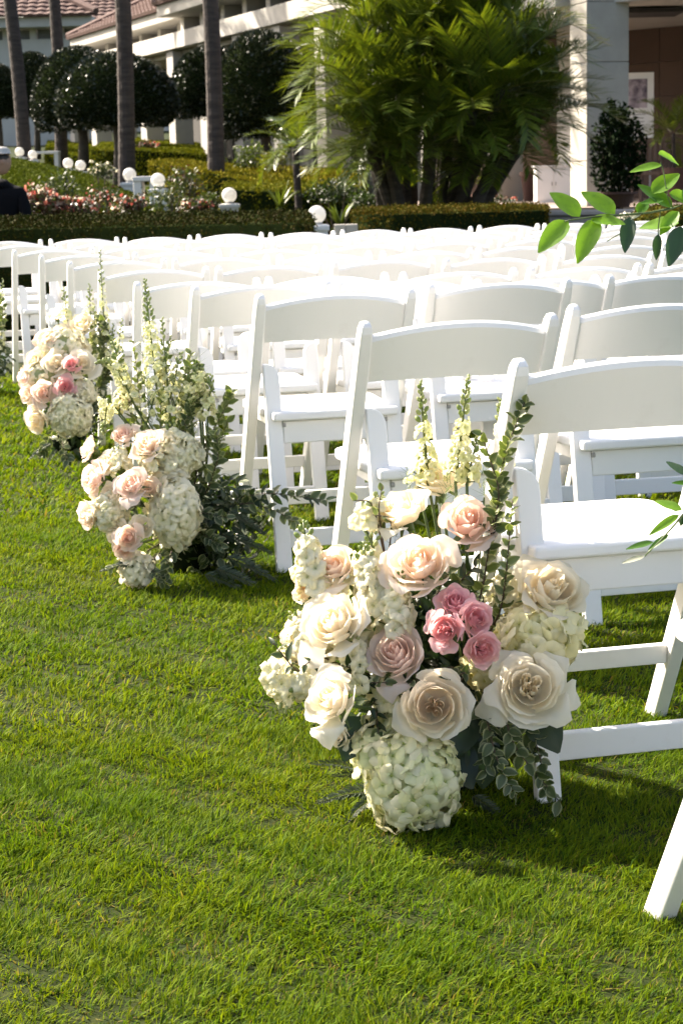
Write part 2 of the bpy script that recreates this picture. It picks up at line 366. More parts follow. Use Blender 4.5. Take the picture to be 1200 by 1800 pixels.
# ------------------------------------------------------------------ foliage helpers
def leaf_cards(P, N, size, aspect=.55, spread=.6, cols=((.05, .09, .02),), droop=0.0, vary=.35, fold=.15, r=None):
    """one rhombic leaf at each point; returns V, F(quads), C"""
    r = r or rng; n = len(P)
    D = N*(1-spread)+r.normal(0, 1, (n, 3))*spread; D[:, 2] -= droop; D /= np.linalg.norm(D, axis=1)[:, None]+1e-9
    S = np.cross(D, r.normal(0, 1, (n, 3))); S /= np.linalg.norm(S, axis=1)[:, None]+1e-9
    T = np.cross(D, S)
    L = size*r.uniform(.65, 1.25, n)[:, None]; W = L*aspect*.5
    V = np.stack([P-D*L*.35, P+S*W+T*W*fold*2, P+D*L*.65, P-S*W+T*W*fold*2], 1)
    b = np.arange(n)[:, None]*4; F = b+np.array([0, 1, 2, 3])
    c = np.array(cols)[r.integers(0, len(cols), n)]*r.uniform(1-vary, 1+vary, (n, 1))
    return V.reshape(-1, 3), F, np.repeat(c, 4, 0)
def foliage_obj(name, P, N, mat_, parent, **kw):
    V, F, C = leaf_cards(P, N, **kw); return link(name, big_mesh(name, V, F, C, mat_), parent)
def ellipsoid_points(n, c, r, zlo=-1.0, shell=.25, lumps=.0, seed=0.0, rg=None):
    rg = rg or rng
    D = rg.normal(0, 1, (int(n*1.6)+20, 3)); D /= np.linalg.norm(D, axis=1)[:, None]; D = D[D[:, 2] > zlo][:n]
    k = 1+lumps*(np.sin(D[:, 0]*5+seed)*np.sin(D[:, 1]*5+seed*1.7)+.6*np.sin(D[:, 2]*7+D[:, 0]*4+seed))
    s = (1-shell*rg.random(len(D))**1.5)*k
    P = D*s[:, None]*np.array(r)+np.array(c); N = D/np.array(r); N /= np.linalg.norm(N, axis=1)[:, None]
    return P, N
def poly_hedge(name, poly, z1, label, leaf=.035, dens=1800, cols=((.05, .085, .018), (.065, .10, .02)), group='clipped hedges of the garden', z0=None, mat_=None, zt=None, spread=.55):
    """clipped hedge over an xy outline (counter-clockwise); z1 = height of the top (scalar or one per corner)"""
    P = np.array(poly, float); n = len(P); g = terr(P[:, 0], P[:, 1]) if z0 is None else np.full(n, z0)
    Z1 = np.broadcast_to(np.asarray(z1, float), n)
    c = P.mean(0)
    t = thing(name, (c[0], c[1], float(g.min())), label, 'hedge', group); o = np.array([c[0], c[1], float(g.min())])
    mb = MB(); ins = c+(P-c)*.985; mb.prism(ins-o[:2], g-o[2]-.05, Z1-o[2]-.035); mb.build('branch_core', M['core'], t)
    A = []; 
    for i in range(n):          # sides
        a, b = P[i], P[(i+1) % n]; L = np.linalg.norm(b-a); h = max(Z1[i]-g[i], .05)
        m = int(L*h*dens); 
        if not m: continue
        u = rng.random(m); v = rng.random(m)
        xy = a+(b-a)*u[:, None]; zb = g[i]+(g[(i+1) % n]-g[i])*u; zt_ = Z1[i]+(Z1[(i+1) % n]-Z1[i])*u
        nn = np.array([(b-a)[1], -(b-a)[0], 0])/L; p = np.c_[xy, zb+(zt_-zb)*v]
        A.append((p+nn*(rng.normal(-.01, .018, m)+.02*smooth_noise(xy[:, 0]*2+v, v*4+xy[:, 1]*2))[:, None], np.repeat(nn[None], m, 0)))
    tri = [(P[0], P[i], P[i+1], Z1[0], Z1[i], Z1[i+1]) for i in range(1, n-1)]
    for a, b, c_, za, zb, zc in tri:
        ar = abs((b[0]-a[0])*(c_[1]-a[1])-(b[1]-a[1])*(c_[0]-a[0]))/2; m = int(ar*dens)
        if not m: continue
        u = rng.random(m); v = rng.random(m); sw = u+v > 1; u[sw] = 1-u[sw]; v[sw] = 1-v[sw]
        xy = a+(b-a)*u[:, None]+(c_-a)*v[:, None]; z = za+(zb-za)*u+(zc-za)*v+rng.normal(-.008, .015, m)+.02*smooth_noise(xy[:, 0]*2.5, xy[:, 1]*2.5)
        A.append((np.c_[xy, z], np.repeat(np.array([[0, 0, 1.0]]), m, 0)))
    PP = np.concatenate([a for a, _ in A])-o; NN = np.concatenate([b for _, b in A])
    foliage_obj('foliage', PP, NN, mat_ or M['leaf_hedge'], t, size=leaf, aspect=.6, spread=spread, cols=cols)
    return t
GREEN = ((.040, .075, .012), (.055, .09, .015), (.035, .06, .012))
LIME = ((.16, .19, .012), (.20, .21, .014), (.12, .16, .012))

# ------------------------------------------------------------------ clipped hedges
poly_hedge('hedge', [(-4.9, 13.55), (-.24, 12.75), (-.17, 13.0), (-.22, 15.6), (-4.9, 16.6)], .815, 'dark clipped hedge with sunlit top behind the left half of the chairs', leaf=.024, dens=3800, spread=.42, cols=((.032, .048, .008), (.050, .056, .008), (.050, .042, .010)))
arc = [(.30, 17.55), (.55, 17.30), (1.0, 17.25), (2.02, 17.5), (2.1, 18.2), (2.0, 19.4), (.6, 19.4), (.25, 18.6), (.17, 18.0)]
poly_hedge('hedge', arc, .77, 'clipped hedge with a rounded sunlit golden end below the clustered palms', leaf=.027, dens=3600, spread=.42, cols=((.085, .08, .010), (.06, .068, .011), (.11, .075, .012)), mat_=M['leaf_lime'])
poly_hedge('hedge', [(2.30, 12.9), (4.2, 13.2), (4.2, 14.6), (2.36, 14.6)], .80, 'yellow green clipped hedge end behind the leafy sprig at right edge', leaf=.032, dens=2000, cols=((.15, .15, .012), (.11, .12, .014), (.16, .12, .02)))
def pxpoly(pts):   # (px, py, d) tops -> outline and heights
    q = [U(*p) for p in pts]; return [(a[0], a[1]) for a in q], [a[2] for a in q]
def px_hedge(pts, label, cols=LIME, leaf=.06, dens=700):
    xy, z = pxpoly(pts); a = np.array(xy)
    area = sum(a[i][0]*a[(i+1) % len(a)][1]-a[(i+1) % len(a)][0]*a[i][1] for i in range(len(a)))
    if area < 0: xy = xy[::-1]; z = z[::-1]
    z = np.maximum(z, terr(np.array(xy)[:, 0], np.array(xy)[:, 1])+.25)
    poly_hedge('low_hedge', xy, z, label, leaf=leaf, dens=dens, cols=cols, mat_=M['leaf_lime'], spread=.4, group='low winding hedges of the rear garden', z0=None)
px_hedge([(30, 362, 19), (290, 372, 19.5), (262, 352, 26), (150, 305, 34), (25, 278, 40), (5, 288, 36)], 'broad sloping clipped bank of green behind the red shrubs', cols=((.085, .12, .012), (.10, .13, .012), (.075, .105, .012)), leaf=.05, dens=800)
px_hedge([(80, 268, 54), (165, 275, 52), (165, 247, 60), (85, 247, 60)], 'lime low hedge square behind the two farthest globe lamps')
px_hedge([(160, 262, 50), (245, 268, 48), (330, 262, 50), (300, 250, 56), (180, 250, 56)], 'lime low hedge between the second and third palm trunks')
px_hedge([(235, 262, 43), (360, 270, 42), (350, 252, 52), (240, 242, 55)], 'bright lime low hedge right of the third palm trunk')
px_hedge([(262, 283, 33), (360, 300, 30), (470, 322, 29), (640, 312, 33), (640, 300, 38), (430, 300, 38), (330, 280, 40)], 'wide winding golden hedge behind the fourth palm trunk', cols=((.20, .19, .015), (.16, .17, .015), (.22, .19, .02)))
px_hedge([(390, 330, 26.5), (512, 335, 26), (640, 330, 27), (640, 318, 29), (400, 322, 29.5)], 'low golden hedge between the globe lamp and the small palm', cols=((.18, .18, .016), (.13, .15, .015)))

# ------------------------------------------------------------------ globe lamps
def globe_lamp(px, py, dia, label, d=None):
    d = d or .25*3200/dia; p = U(px, py, d); r = dia/2*d/3200; g = float(terr(p[0], p[1]))
    t = thing('globe_lamp', (p[0], p[1], g), label, 'lamp', 'white globe garden lamps'); h = p[2]-g
    th = np.linspace(-math.pi/2*.92, math.pi/2, 13)
    mb = MB(); mb.lathe([(r*math.cos(a), h+r*math.sin(a)) for a in th], 22); mb.build('globe', M['globe'], t, smooth=True)
    mb = MB(); mb.lathe([(0, h-r*1.12), (r*.55, h-r*1.12), (r*.55, h-r*.85), (0, h-r*.85)], 14); mb.build('collar', M['bolt'], t)
    mb = MB(); mb.box((0, 0, (h-r*1.12)/2-.02), (r*2.3, r*2.3, h-r*1.12+.04)); b = mb.build('pedestal', M['lampbase'], t, bevel=.01)
    mb = MB(); mb.box((0, 0, h-r*1.12-.03), (r*2.7, r*2.7, .045)); mb.build('cap_slab', M['lampbase'], t, bevel=.006)
for px, py, dia, lab, ld in ((557, 377, 31, 'globe lamp between the two hedges, nearest of the globes', 16.5), (403, 343, 26, 'globe lamp right of the thickest palm trunk', 24), (278, 317, 25, 'globe lamp by the pale bench, right of the third trunk', 22),
        (228, 307, 23, 'globe lamp just right of the third palm trunk base', 29), (142, 291, 18, 'right one of the pair of globes left of the third trunk', 36), (120, 287, 18, 'left one of the pair of globes left of the third trunk', 37),
        (58, 272, 15.5, 'right one of the two farthest globe lamps', 44), (35, 267, 15.5, 'leftmost and farthest of the globe lamps', 45)):
    globe_lamp(px, py, dia, 'white '+lab, ld)
def bench(px, py, d, w, label):
    p = U(px, py, d); g = float(terr(p[0], p[1])); t = thing('garden_bench', (p[0], p[1], g), label, 'bench', 'low garden benches by the lamps'); h = max(p[2]-g, .3)
    mb = MB(); mb.box((0, 0, h-.03), (w, .4, .06)); mb.build('seat', M['lampbase'], t, bevel=.01)
    for s in (-1, 1): mb = MB(); mb.box((s*(w/2-.06), 0, (h-.06)/2), (.1, .36, h-.06)); mb.build('leg', M['lampbase'], t, bevel=.008)
bench(258, 310, 23, .32, 'pale low bench between the two globes right of the third trunk'); bench(80, 266, 46, .7, 'pale low bench behind the farthest globe lamps')

# ------------------------------------------------------------------ trees: tall palm trunks, clipped domes
def tall_palm(pt, pb, wpx, d, label):
    a, b = U(*pb, d), U(*pt, d); g = float(terr(a[0], a[1])); 
    dirv = (b-a)/(b[2]-a[2]); base = a+dirv*(g-a[2]); topz = 9.5; tp = base+dirv*(topz-g)
    t = thing('palm_tree', base, label, 'palm tree', 'tall palm trunks in the garden'); r = wpx/2*d/3200; mb = MB(); k = 70
    s = np.linspace(0, 1, k); pts = np.outer(s, tp-base)+np.c_[.05*np.sin(s*5), 0*s, 0*s]; rad = r*(1.12-.28*s+.25*np.exp(-s*30))*(1+.035*(np.arange(k) % 2))
    mb.tube(pts, rad, 14); mb.build('trunk', M['bark'], t, smooth=False)
    fr = [palm_frond(1.9, .95, 44, 100+i, .5) for i in range(3)]
    for i in range(22):
        az = i*2.4; el = R_(70-95*(i/22)); o = link('frond', fr[i % 3], t); Rm = rotz(az)@np.array(rotx(0)); 
        z = np.array([math.cos(az)*math.cos(el), math.sin(az)*math.cos(el), math.sin(el)]); o.matrix_local = mat4(frond_basis(z), tp-base)
    return t
def frond_basis(d):
    """local +Y along d, local +Z as upward as possible"""
    d = np.asarray(d, float); d /= np.linalg.norm(d); x = np.cross(d, (0, 0, 1.0)); nx = np.linalg.norm(x); x = x/nx if nx > 1e-3 else np.array([1.0, 0, 0]); z = np.cross(x, d)
    return np.stack([x, d, z], 1)
def palm_frond(L, bend, nl, seed, lw, cols=((.10, .165, .022), (.135, .195, .026), (.075, .13, .020)), wleaf=.016):
    """feather leaf along local +Y, arching down; leaflets in a V"""
    r = np.random.default_rng(seed); s = np.linspace(0, 1, 16); ang = bend*s**1.4
    y = np.cumsum(np.cos(ang))*L/16; z = -np.cumsum(np.sin(ang))*L/16; x = .05*L*np.sin(s*2+seed)
    pts = np.c_[x, y, z]; mb = MB(); mb.tube(pts, np.linspace(.016, .004, 16)*(L/1.5), 5, C=(.13, .15, .04))
    for side in (-1, 1):
        for i in range(nl):
            q = .12+.87*(i+r.random()*.6)/nl; p = np.array([np.interp(q, s, pts[:, k]) for k in range(3)]); a = np.interp(q, s, ang)
            tan = np.array([0, math.cos(a), -math.sin(a)]); upn = np.array([0, math.sin(a), math.cos(a)]); ll = lw*L*(.35+.65*math.sin(min(1, q*1.25+.1)*math.pi*.80))*r.uniform(.85, 1.12)*.62
            d = np.array([side, 0, 0])*.80+tan*(.45+.7*q)+upn*r.uniform(.05, .62); d /= np.linalg.norm(d)
            wv = np.cross(d, upn); wv /= np.linalg.norm(wv)+1e-9; w = wleaf*r.uniform(.8, 1.2)*(L/1.5)
            m = p+d*ll*.5+np.array([0, 0, -.02*ll]); e = p+d*ll+np.array([0, 0, -.10*ll*r.uniform(.2, 1.6)])
            c = np.array(cols[r.integers(len(cols))])*r.uniform(.8, 1.2)
            mb.add([p-wv*w*.4, p+wv*w*.4, m+wv*w, m-wv*w, e], [(0, 1, 2, 3), (3, 2, 4)], c)
    return mb.mesh('frond', M['palm'])
tall_palm((365, 0), (380, 350), 27, 31, 'thick straight palm trunk right of centre left, beside a globe lamp')
tall_palm((212, 0), (222, 318), 27, 34, 'third palm trunk from the left, before the clipped dome trees')
tall_palm((95, 0), (106, 240), 20, 50, 'second palm trunk from the left, partly behind a dome tree')
tall_palm((16, 0), (40, 245), 22, 46, 'leftmost palm trunk, leaning slightly')
def dome_tree(px, topy, boty, hw, d, label, n=9500):
    c = U(px, (topy+boty)/2, d); tp = U(px, topy, d)[2]; bz = U(px, boty, d)[2]; w = 1.20*hw*d/3200; g = float(terr(c[0], c[1]))
    t = thing('dome_tree', (c[0], c[1], g), label, 'tree', 'clipped dome trees along the arcade')
    hgt = tp-bz; zc = bz-g+hgt*.28
    P, N = ellipsoid_points(n, (0, 0, 0), (1, 1, 1), zlo=-.62, shell=.05, lumps=.006, seed=px)
    P = np.where(P[:, 2:3] < 0, P*np.array([1, 1, .62]), P); P = P*np.array([w, w, hgt*.72])+np.array([0, 0, zc])
    foliage_obj('crown', P, N, M['leaf_glossy'], t, size=.085, aspect=.55, spread=.34, cols=((.020, .034, .012), (.028, .042, .014), (.036, .050, .020)), vary=.4)
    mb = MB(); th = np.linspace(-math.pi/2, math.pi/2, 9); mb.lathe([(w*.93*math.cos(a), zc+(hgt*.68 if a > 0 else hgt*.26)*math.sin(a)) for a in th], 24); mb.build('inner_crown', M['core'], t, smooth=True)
    mb = MB(); mb.tube([(0, 0, 0), (.04, 0, (zc)*.5), (0, 0, zc)], [w*.13, w*.10, w*.09], 10); tk = mb.build('trunk', M['bark2'], t, smooth=True)
    mb = MB()
    for a in range(4): mb.tube([(0, 0, zc-hgt*.3), (w*.3*math.cos(a*1.6), w*.3*math.sin(a*1.6), zc+hgt*.1)], [w*.06, w*.02], 6)
    mb.build('limb', M['bark2'], tk)
for px, a, b, hw, d, lab in ((462, 52, 245, 74, 38, 'largest dark clipped dome tree, right beside the clustered palms'), (370, 80, 208, 60, 45, 'dark dome tree behind the thick palm trunk'), (300, 86, 204, 42, 56, 'small far dome tree between the third and fourth trunks'),
        (204, 92, 224, 88, 41, 'wide dark dome tree behind the third palm trunk'), (140, 80, 232, 70, 48, 'dome tree left of the widest one, overlapping it'), (60, 90, 207, 40, 60, 'far dome tree between the two left trunks'), (-6, 112, 208, 42, 56, 'dome tree cut by the left edge')):
    dome_tree(px, a, b, hw, d, lab)

# ------------------------------------------------------------------ clustered feather palms
def cluster_palm():
    base = UZ(740, 365, .15); base = np.array([.98, 21.6, 0.0]); t = thing('clustered_palm', base, 'large clump of feathery green palms in the centre background', 'palm tree')
    FR = [palm_frond(1.15, b, 36, 20+i, .58, wleaf=.0150) for i, b in enumerate((.45, .7, .95, 1.2, .6, .85))]
    heads = [((640, 185, 20.4), .8), ((880, 160, 20.6), .95), ((720, 110, 21), 1.0), ((800, 60, 21.2), 1.0), ((760, 260, 20.5), .8), ((850, 260, 21), .8), ((680, 270, 20.6), .75), ((625, 125, 20.9), .9), ((670, 70, 21.4), 1.0), ((760, 40, 21.8), 1.15), ((860, 80, 21.4), 1.1), ((930, 160, 21.2), .9), ((945, 215, 21.6), .75), ((890, 265, 21.4), .75), ((645, 250, 20.6), .7), ((700, 190, 20.8), 1.0), ((830, 200, 20.6), 1.0), ((780, 130, 22.4), 1.1), ((885, 40, 22.4), 1.0), ((660, 30, 22.8), 1.0)]
    rr = np.random.default_rng(3)
    for hi, (h, sc) in enumerate(heads):
        p = U(*h)-base; foot = np.array([(p[0])*.42+rr.uniform(-.1, .1), rr.uniform(-.5, .5), 0]); foot[2] = float(terr(base[0]+foot[0], base[1]+foot[1]))
        s = np.linspace(0, 1, 9)[:, None]; pts = foot+(p-foot)*np.c_[s**1.5, s**1.5, s]; mb = MB(); mb.tube(pts, np.linspace(.085, .06, 9)*(1+.08*(np.arange(9) % 2)), 9); mb.build('trunk', M['bark'], t)
        m = 21
        for i in range(m):
            az = i*2.39996+hi; el = R_(86-104*(i/m)**.9+rr.uniform(-8, 8)); o = link('frond', FR[int(rr.integers(6))], t)
            z = np.array([math.cos(az)*math.cos(el), math.sin(az)*math.cos(el), math.sin(el)]); Mx = frond_basis(z)*sc*rr.uniform(.75, 1.1); o.matrix_local = mat4(Mx, p)
    for i in range(9):      # leaf bases and suckers low in the clump
        az = i*2.4; o = link('frond', FR[i % 6], t); z = np.array([math.cos(az)*.6, math.sin(az)*.5-.2, .8]); o.matrix_local = mat4(frond_basis(z)*.62, np.array([rr.uniform(-.7, .6), rr.uniform(-.3, .3), .1]))
cluster_palm()
def small_palm(px, py, d, h, label, sc=.6, n=14, rad=.05):
    p = U(px, py, d); g = float(terr(p[0], p[1])); t = thing('small_palm', (p[0], p[1], g), label, 'palm tree'); tp = np.array([0, 0, p[2]-g])
    mb = MB(); mb.tube([(0, 0, 0), (.02, 0, tp[2]*.5), tp], [rad*1.2, rad, rad*.9], 9); mb.build('trunk', M['bark'], t)
    FR = [palm_frond(1.5, 1.1+.3*i, 34, 60+i, .42, wleaf=.018) for i in range(2)]
    for i in range(n):
        az = i*2.4; el = R_(80-95*(i/n)); o = link('frond', FR[i % 2], t); z = np.array([math.cos(az)*math.cos(el), math.sin(az)*math.cos(el), math.sin(el)]); o.matrix_local = mat4(frond_basis(z)*sc, tp)
small_palm(519, 262, 24, .9, 'young feather palm with a slim dark trunk left of the clump', sc=.46, n=10)

# ------------------------------------------------------------------ loose shrubs and bedding
def shrub(px, py, d, hw, hh, label, cols, n=900, leaf=.05, blooms=None, cat='shrub', mat_=None, lumps=.25, name='shrub'):
    p = U(px, py, d); g = float(terr(p[0], p[1])); w, h = hw*d/3200, hh*d/3200; t = thing(name, (p[0], p[1], g), label, cat, 'shrubs of the garden beds'); zc = p[2]-g
    P, N = ellipsoid_points(n, (0, 0, zc), (w, w*.8, h), shell=.75, lumps=lumps, seed=px*.13); foliage_obj('foliage', P, N, mat_ or M['leaf'], t, size=leaf, aspect=.55, spread=.75, cols=cols)
    mb = MB()
    for i in range(6):
        a = i*1.05; mb.tube([(0, 0, -.02), (w*.25*math.cos(a), w*.2*math.sin(a), zc*.5), (w*.6*math.cos(a), w*.5*math.sin(a), zc+h*.4)], [.014, .010, .004], 5)
    mb.build('stems', M['twig'], t)
    if blooms:
        P, N = ellipsoid_points(blooms[1], (0, 0, zc), (w, w*.8, h), zlo=-.2, shell=.3, lumps=lumps, seed=px*.13); foliage_obj('blossoms', P, N, M['petal'], t, size=blooms[2], aspect=.9, spread=.8, cols=blooms[0])
RED = ((.10, .032, .02), (.07, .09, .02), (.06, .08, .02), (.09, .055, .025)); OLV = ((.07, .10, .022), (.055, .08, .02), (.10, .12, .03))
PINKW = ((.34, .13, .11), (.5, .43, .37), (.2, .045, .04))
for a in ((14, 360, 17.5, 34, 26, 'red and white bedding shrub at the far left below the seated person', RED, 700, .045, (PINKW, 130, .05)), (70, 355, 18, 40, 30, 'red leaved bush with pale blossoms near the left edge', RED, 800, .045, (PINKW, 140, .05)),
        (128, 365, 18, 40, 20, 'low red and cream flowering bush left of centre bed', RED, 700, .045, (PINKW, 120, .045)), (108, 328, 22, 36, 30, 'loose olive green rose bush against the sloping bank', OLV, 420, .05, None), (180, 352, 19, 34, 24, 'green and red shrub behind the middle of the left hedge', RED, 300, .045, (PINKW, 40, .04)),
        (232, 362, 18.5, 36, 20, 'red tipped low shrub left of the fourth trunk', RED, 600, .045, (PINKW, 50, .04)), (292, 352, 20, 40, 30, 'olive shrub just left of the thick palm trunk', OLV, 500, .045, None), (325, 325, 23.5, 34, 34, 'tall loose rose bush behind the globe and red seat', OLV+RED[:1], 700, .05, None),
        (345, 365, 17.5, 30, 16, 'red leaved bush at the foot of the thick palm trunk', RED, 500, .045, (PINKW, 30, .04)), (178, 300, 29, 24, 16, 'pale flowering bush beside the pair of globes', OLV, 400, .055, (((.6, .6, .5),), 70, .05)), (440, 278, 33, 34, 26, 'light green bush under the largest dome tree', ((.11, .15, .03), (.14, .17, .03)), 700, .07, None),
        (480, 280, 32, 26, 16, 'yellow green bush under the largest dome tree', ((.22, .22, .02), (.17, .19, .02)), 500, .06, None), (505, 245, 33, 26, 30, 'loose olive bush between dome tree and clustered palm', OLV, 400, .07, None), (590, 335, 24, 60, 20, 'dark green shrub at the foot of the small palm', GREEN, 900, .05, None),
        (370, 352, 27, 26, 16, 'grey green bush beside the nearest mid globe', OLV, 400, .05, None), (258, 258, 44, 20, 12, 'reddish flowering bush beyond the lime hedge', RED, 300, .07, (PINKW, 60, .07)), (640, 352, 22.6, 30, 14, 'low dark shrub under the palm clump left side', GREEN, 500, .04, None), (850, 352, 23, 60, 10, 'low flowering shrub row under the palm clump right side', GREEN+RED[:1], 600, .04, (PINKW, 40, .04)),
        (1083, 270, 24.5, 48, 88, 'dense dark rounded bush in a pot before the pavilion column', ((.016, .034, .012), (.022, .042, .015), (.012, .026, .010)), 2600, .085, None)):
    shrub(a[0], a[1], a[2], a[3], a[4], a[5], a[6], n=a[7], leaf=a[8], blooms=a[9], lumps=.10 if a[7] > 2000 else .25, mat_=M['leaf_hedge'] if a[7] > 2000 else None)
def strap_plant(px, py, d, h, label, n=26):
    p = U(px, py, d); g = float(terr(p[0], p[1])); t = thing('strap_leaf_plant', (p[0], p[1], g), label, 'plant', 'strap leaved plants'); hb = p[2]-g; rr = np.random.default_rng(int(px))
    for i in range(n):
        a = rr.uniform(0, 6.28); L = h*rr.uniform(.7, 1.2); e = rr.uniform(.25, .8); mb = MB(); G = []
        for s in np.linspace(0, 1, 6):
            r = L*e*s; z = hb*s**.5*0+max(hb-.1, 0)+L*(s-.55*e*s*s); w = .018*(1-s**2*.95); c = np.array([r*math.cos(a), r*math.sin(a), z]); q = np.array([-math.sin(a), math.cos(a), 0])*w; G.append([c-q, c+q])
        mb.grid(np.array(G), np.broadcast_to(np.array([.15, .19, .03])*rr.uniform(.7, 1.2), (6, 2, 3))); mb.build('leaf', M['leaf'], t)
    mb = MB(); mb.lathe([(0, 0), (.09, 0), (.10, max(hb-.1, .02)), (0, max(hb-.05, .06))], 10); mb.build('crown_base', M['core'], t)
strap_plant(598, 385, 19.2, .32, 'bright strap leaved plant between globe lamp and golden hedge'); strap_plant(492, 355, 22, .36, 'strap leaved plant right of the second nearest globe', 20)

# ------------------------------------------------------------------ low walls
def low_wall():
    a, b = U(955, 367, 19.6), U(1180, 366, 19.0); t = thing('planter_wall', (a[0], a[1], 0), 'low grey concrete planter wall right of the golden hedge', 'wall'); b = b-a; L = math.hypot(b[0], b[1]); an = math.atan2(b[1], b[0])
    for i in range(4): mb = MB(); mb.box((L*(i+.5)/4*math.cos(an), L*(i+.5)/4*math.sin(an), .32), (L/4-.006, .22, .64), rotz(an)); mb.build('stone', M['grey'], t, bevel=.008)
    mb = MB(); mb.box((L/2*math.cos(an), L/2*math.sin(an), .668), (L+.1, .30, .05), rotz(an)); mb.build('coping', M['grey'], t, bevel=.01)
low_wall()
p = UZ(617, 404, .45)
t = thing('brick_pier', (.085, 17.0, 0), 'small pale brick pier at the left end of the golden hedge', 'pier')
for i in range(6):
    for j in range(2): mb = MB(); mb.box((-.055+.11*j+(.02 if i % 2 else 0), 0, .05+.1125*i), (.106, .16, .107)); mb.build('brick', M['stone'], t, bevel=.006)
shrub(1110, 383, 15.5, 22, 9, 'small white flowering plant before the planter wall', GREEN, n=260, leaf=.035, blooms=(((.7, .7, .62),), 60, .035))

# ------------------------------------------------------------------ buildings
def tile_roof(parent, o, along, up, L, H, nc=16, pitch=.34, amp=.05, trim0=0.0, trim1=0.0):
    """courses of clay tiles on a slope: o lower corner, unit vectors along and up; trim0/1: hip cut per metre of slope"""
    along, up = np.array(along, float), np.array(up, float); nn = np.cross(along, up); nn /= np.linalg.norm(nn)
    ch = H/nc
    for k in range(nc):
        a, b = k*ch*trim0, L-k*ch*trim1
        if b-a < .4: break
        m = max(int((b-a)/pitch*4), 2); x = np.linspace(a, b, m+1); w = amp*np.abs(np.sin(x/pitch*math.pi))
        lo = o+np.outer(x, along)+up*(k*ch-.05)+np.outer(w+.075, nn); hi = o+np.outer(x, along)+up*((k+1)*ch+.02)+np.outer(w*.9, nn); bt = o+np.outer(x, along)+up*(k*ch-.05)
        mb = MB(); mb.grid(np.stack([bt, lo, hi], 1)); mb.build('tile_course', M['tile'], parent)
def louver_window(parent, c, w, h, R):
    f = MB(); f.box(c, (w, .05, h), R); f = f.build('window', M['dark'], parent); n = 5
    for i in range(n): mb = MB(); mb.box(np.array(c)+R@np.array([0, -.045, -h/2+h*(i+.5)/n]), (w-.04, .03, h/n*.72), R@rotx(.5)); mb.build('slat', M['louver'], f)
def wing():
    ang = math.atan2(.384, .923); dirv = np.array([-math.sin(ang), math.cos(ang), 0]); R = np.stack([dirv, np.array([dirv[1], -dirv[0], 0])*1.0, (0, 0, 1)], 1)   # local x along, y = inwards (right)
    inw = np.array([math.cos(ang), math.sin(ang), 0]); R = np.stack([dirv, inw, np.cross(dirv, inw)], 1)
    if R[2, 2] < 0: R[:, 2] = (0, 0, 1)
    Q = np.array([-1.31, 42.0, 0]); t = thing('arcade_wing', Q, 'long white arcaded wing with red tiled roof behind the dome trees', 'building')
    def bx(nm, s0, s1, y0, y1, z0, z1, m, bev=.012):
        mb = MB(); c = dirv*(s0+s1)/2+inw*(y0+y1)/2; mb.box((c[0], c[1], (z0+z1)/2), (s1-s0, y1-y0, z1-z0), R); return mb.build(nm, M[m], t, bevel=bev)
    bx('parapet', -13.2, 18.6, 0, .35, 4.50, 4.90, 'wall'); bx('parapet', -13.2, 18.6, .36, 1.2, 4.55, 4.84, 'wall')
    bx('soffit', -13.2, 18.4, .4, 4.0, 4.38, 4.50, 'wall'); bx('wall', -13.2, 18.4, 4.02, 4.3, .4, 4.9, 'wall')
    for i in range(13):
        s = -13.2+i*2.6
        bx('pillar', s, s+.55, .12, .62, .3, 4.49, 'wall', .02)
        if i < 12:
            c = dirv*(s+1.85)+inw*4.0; mb = MB(); mb.box((c[0], c[1], 2.4), (1.3, .06, 3.0), R); w = mb.build('door', M['dark'], t)
    for (a, b, f) in ((-13.2, 7.4, 0.0), (7.6, 18.4, .55)):
        bx('fascia', a-.25, b+.25, f-.25, f+1.6, 5.32, 5.62, 'wall', .02); bx('wall', a, b, f+1.0, f+1.3, 4.9, 5.32, 'wall')
        n = int((b-a)/1.55)
        for i in range(n+1):
            s = a+(b-a)*i/n; bx('stub_post', s-.14, s+.14, f+.35, f+.95, 4.9, 5.32, 'wall')
            if i < n:
                s2 = a+(b-a)*(i+.5)/n; c = dirv*s2+inw*(f+.98); louver_window(t, (c[0], c[1], 5.11), (b-a)/n-.34, .36, R)
        o = dirv*(b+.3)+inw*(f-.3)+np.array([0, 0, 5.63]); upv = inw*.90+np.array([0, 0, .436]); tile_roof(t, o, -dirv, upv, b-a+.6, 5.0, nc=15, trim0=.95, trim1=0)
        # hip end facing away from the camera side
        hb = MB(); e = [o+upv*5.0-dirv*4.75, o, o-dirv*(b-a+.6), o-dirv*(b-a+.6)+upv*5.0]; hb.add([q-np.array([0, 0, .03]) for q in e], [(0, 1, 2, 3)]); hb.build('roof_deck', M['tile'], t)
        rb = MB(); rb.tube([o+np.array([0, 0, .08]), o+upv*5.0-dirv*4.75+np.array([0, 0, .1])], .12, 8); rb.build('hip_tile', M['tile'], t)
wing()
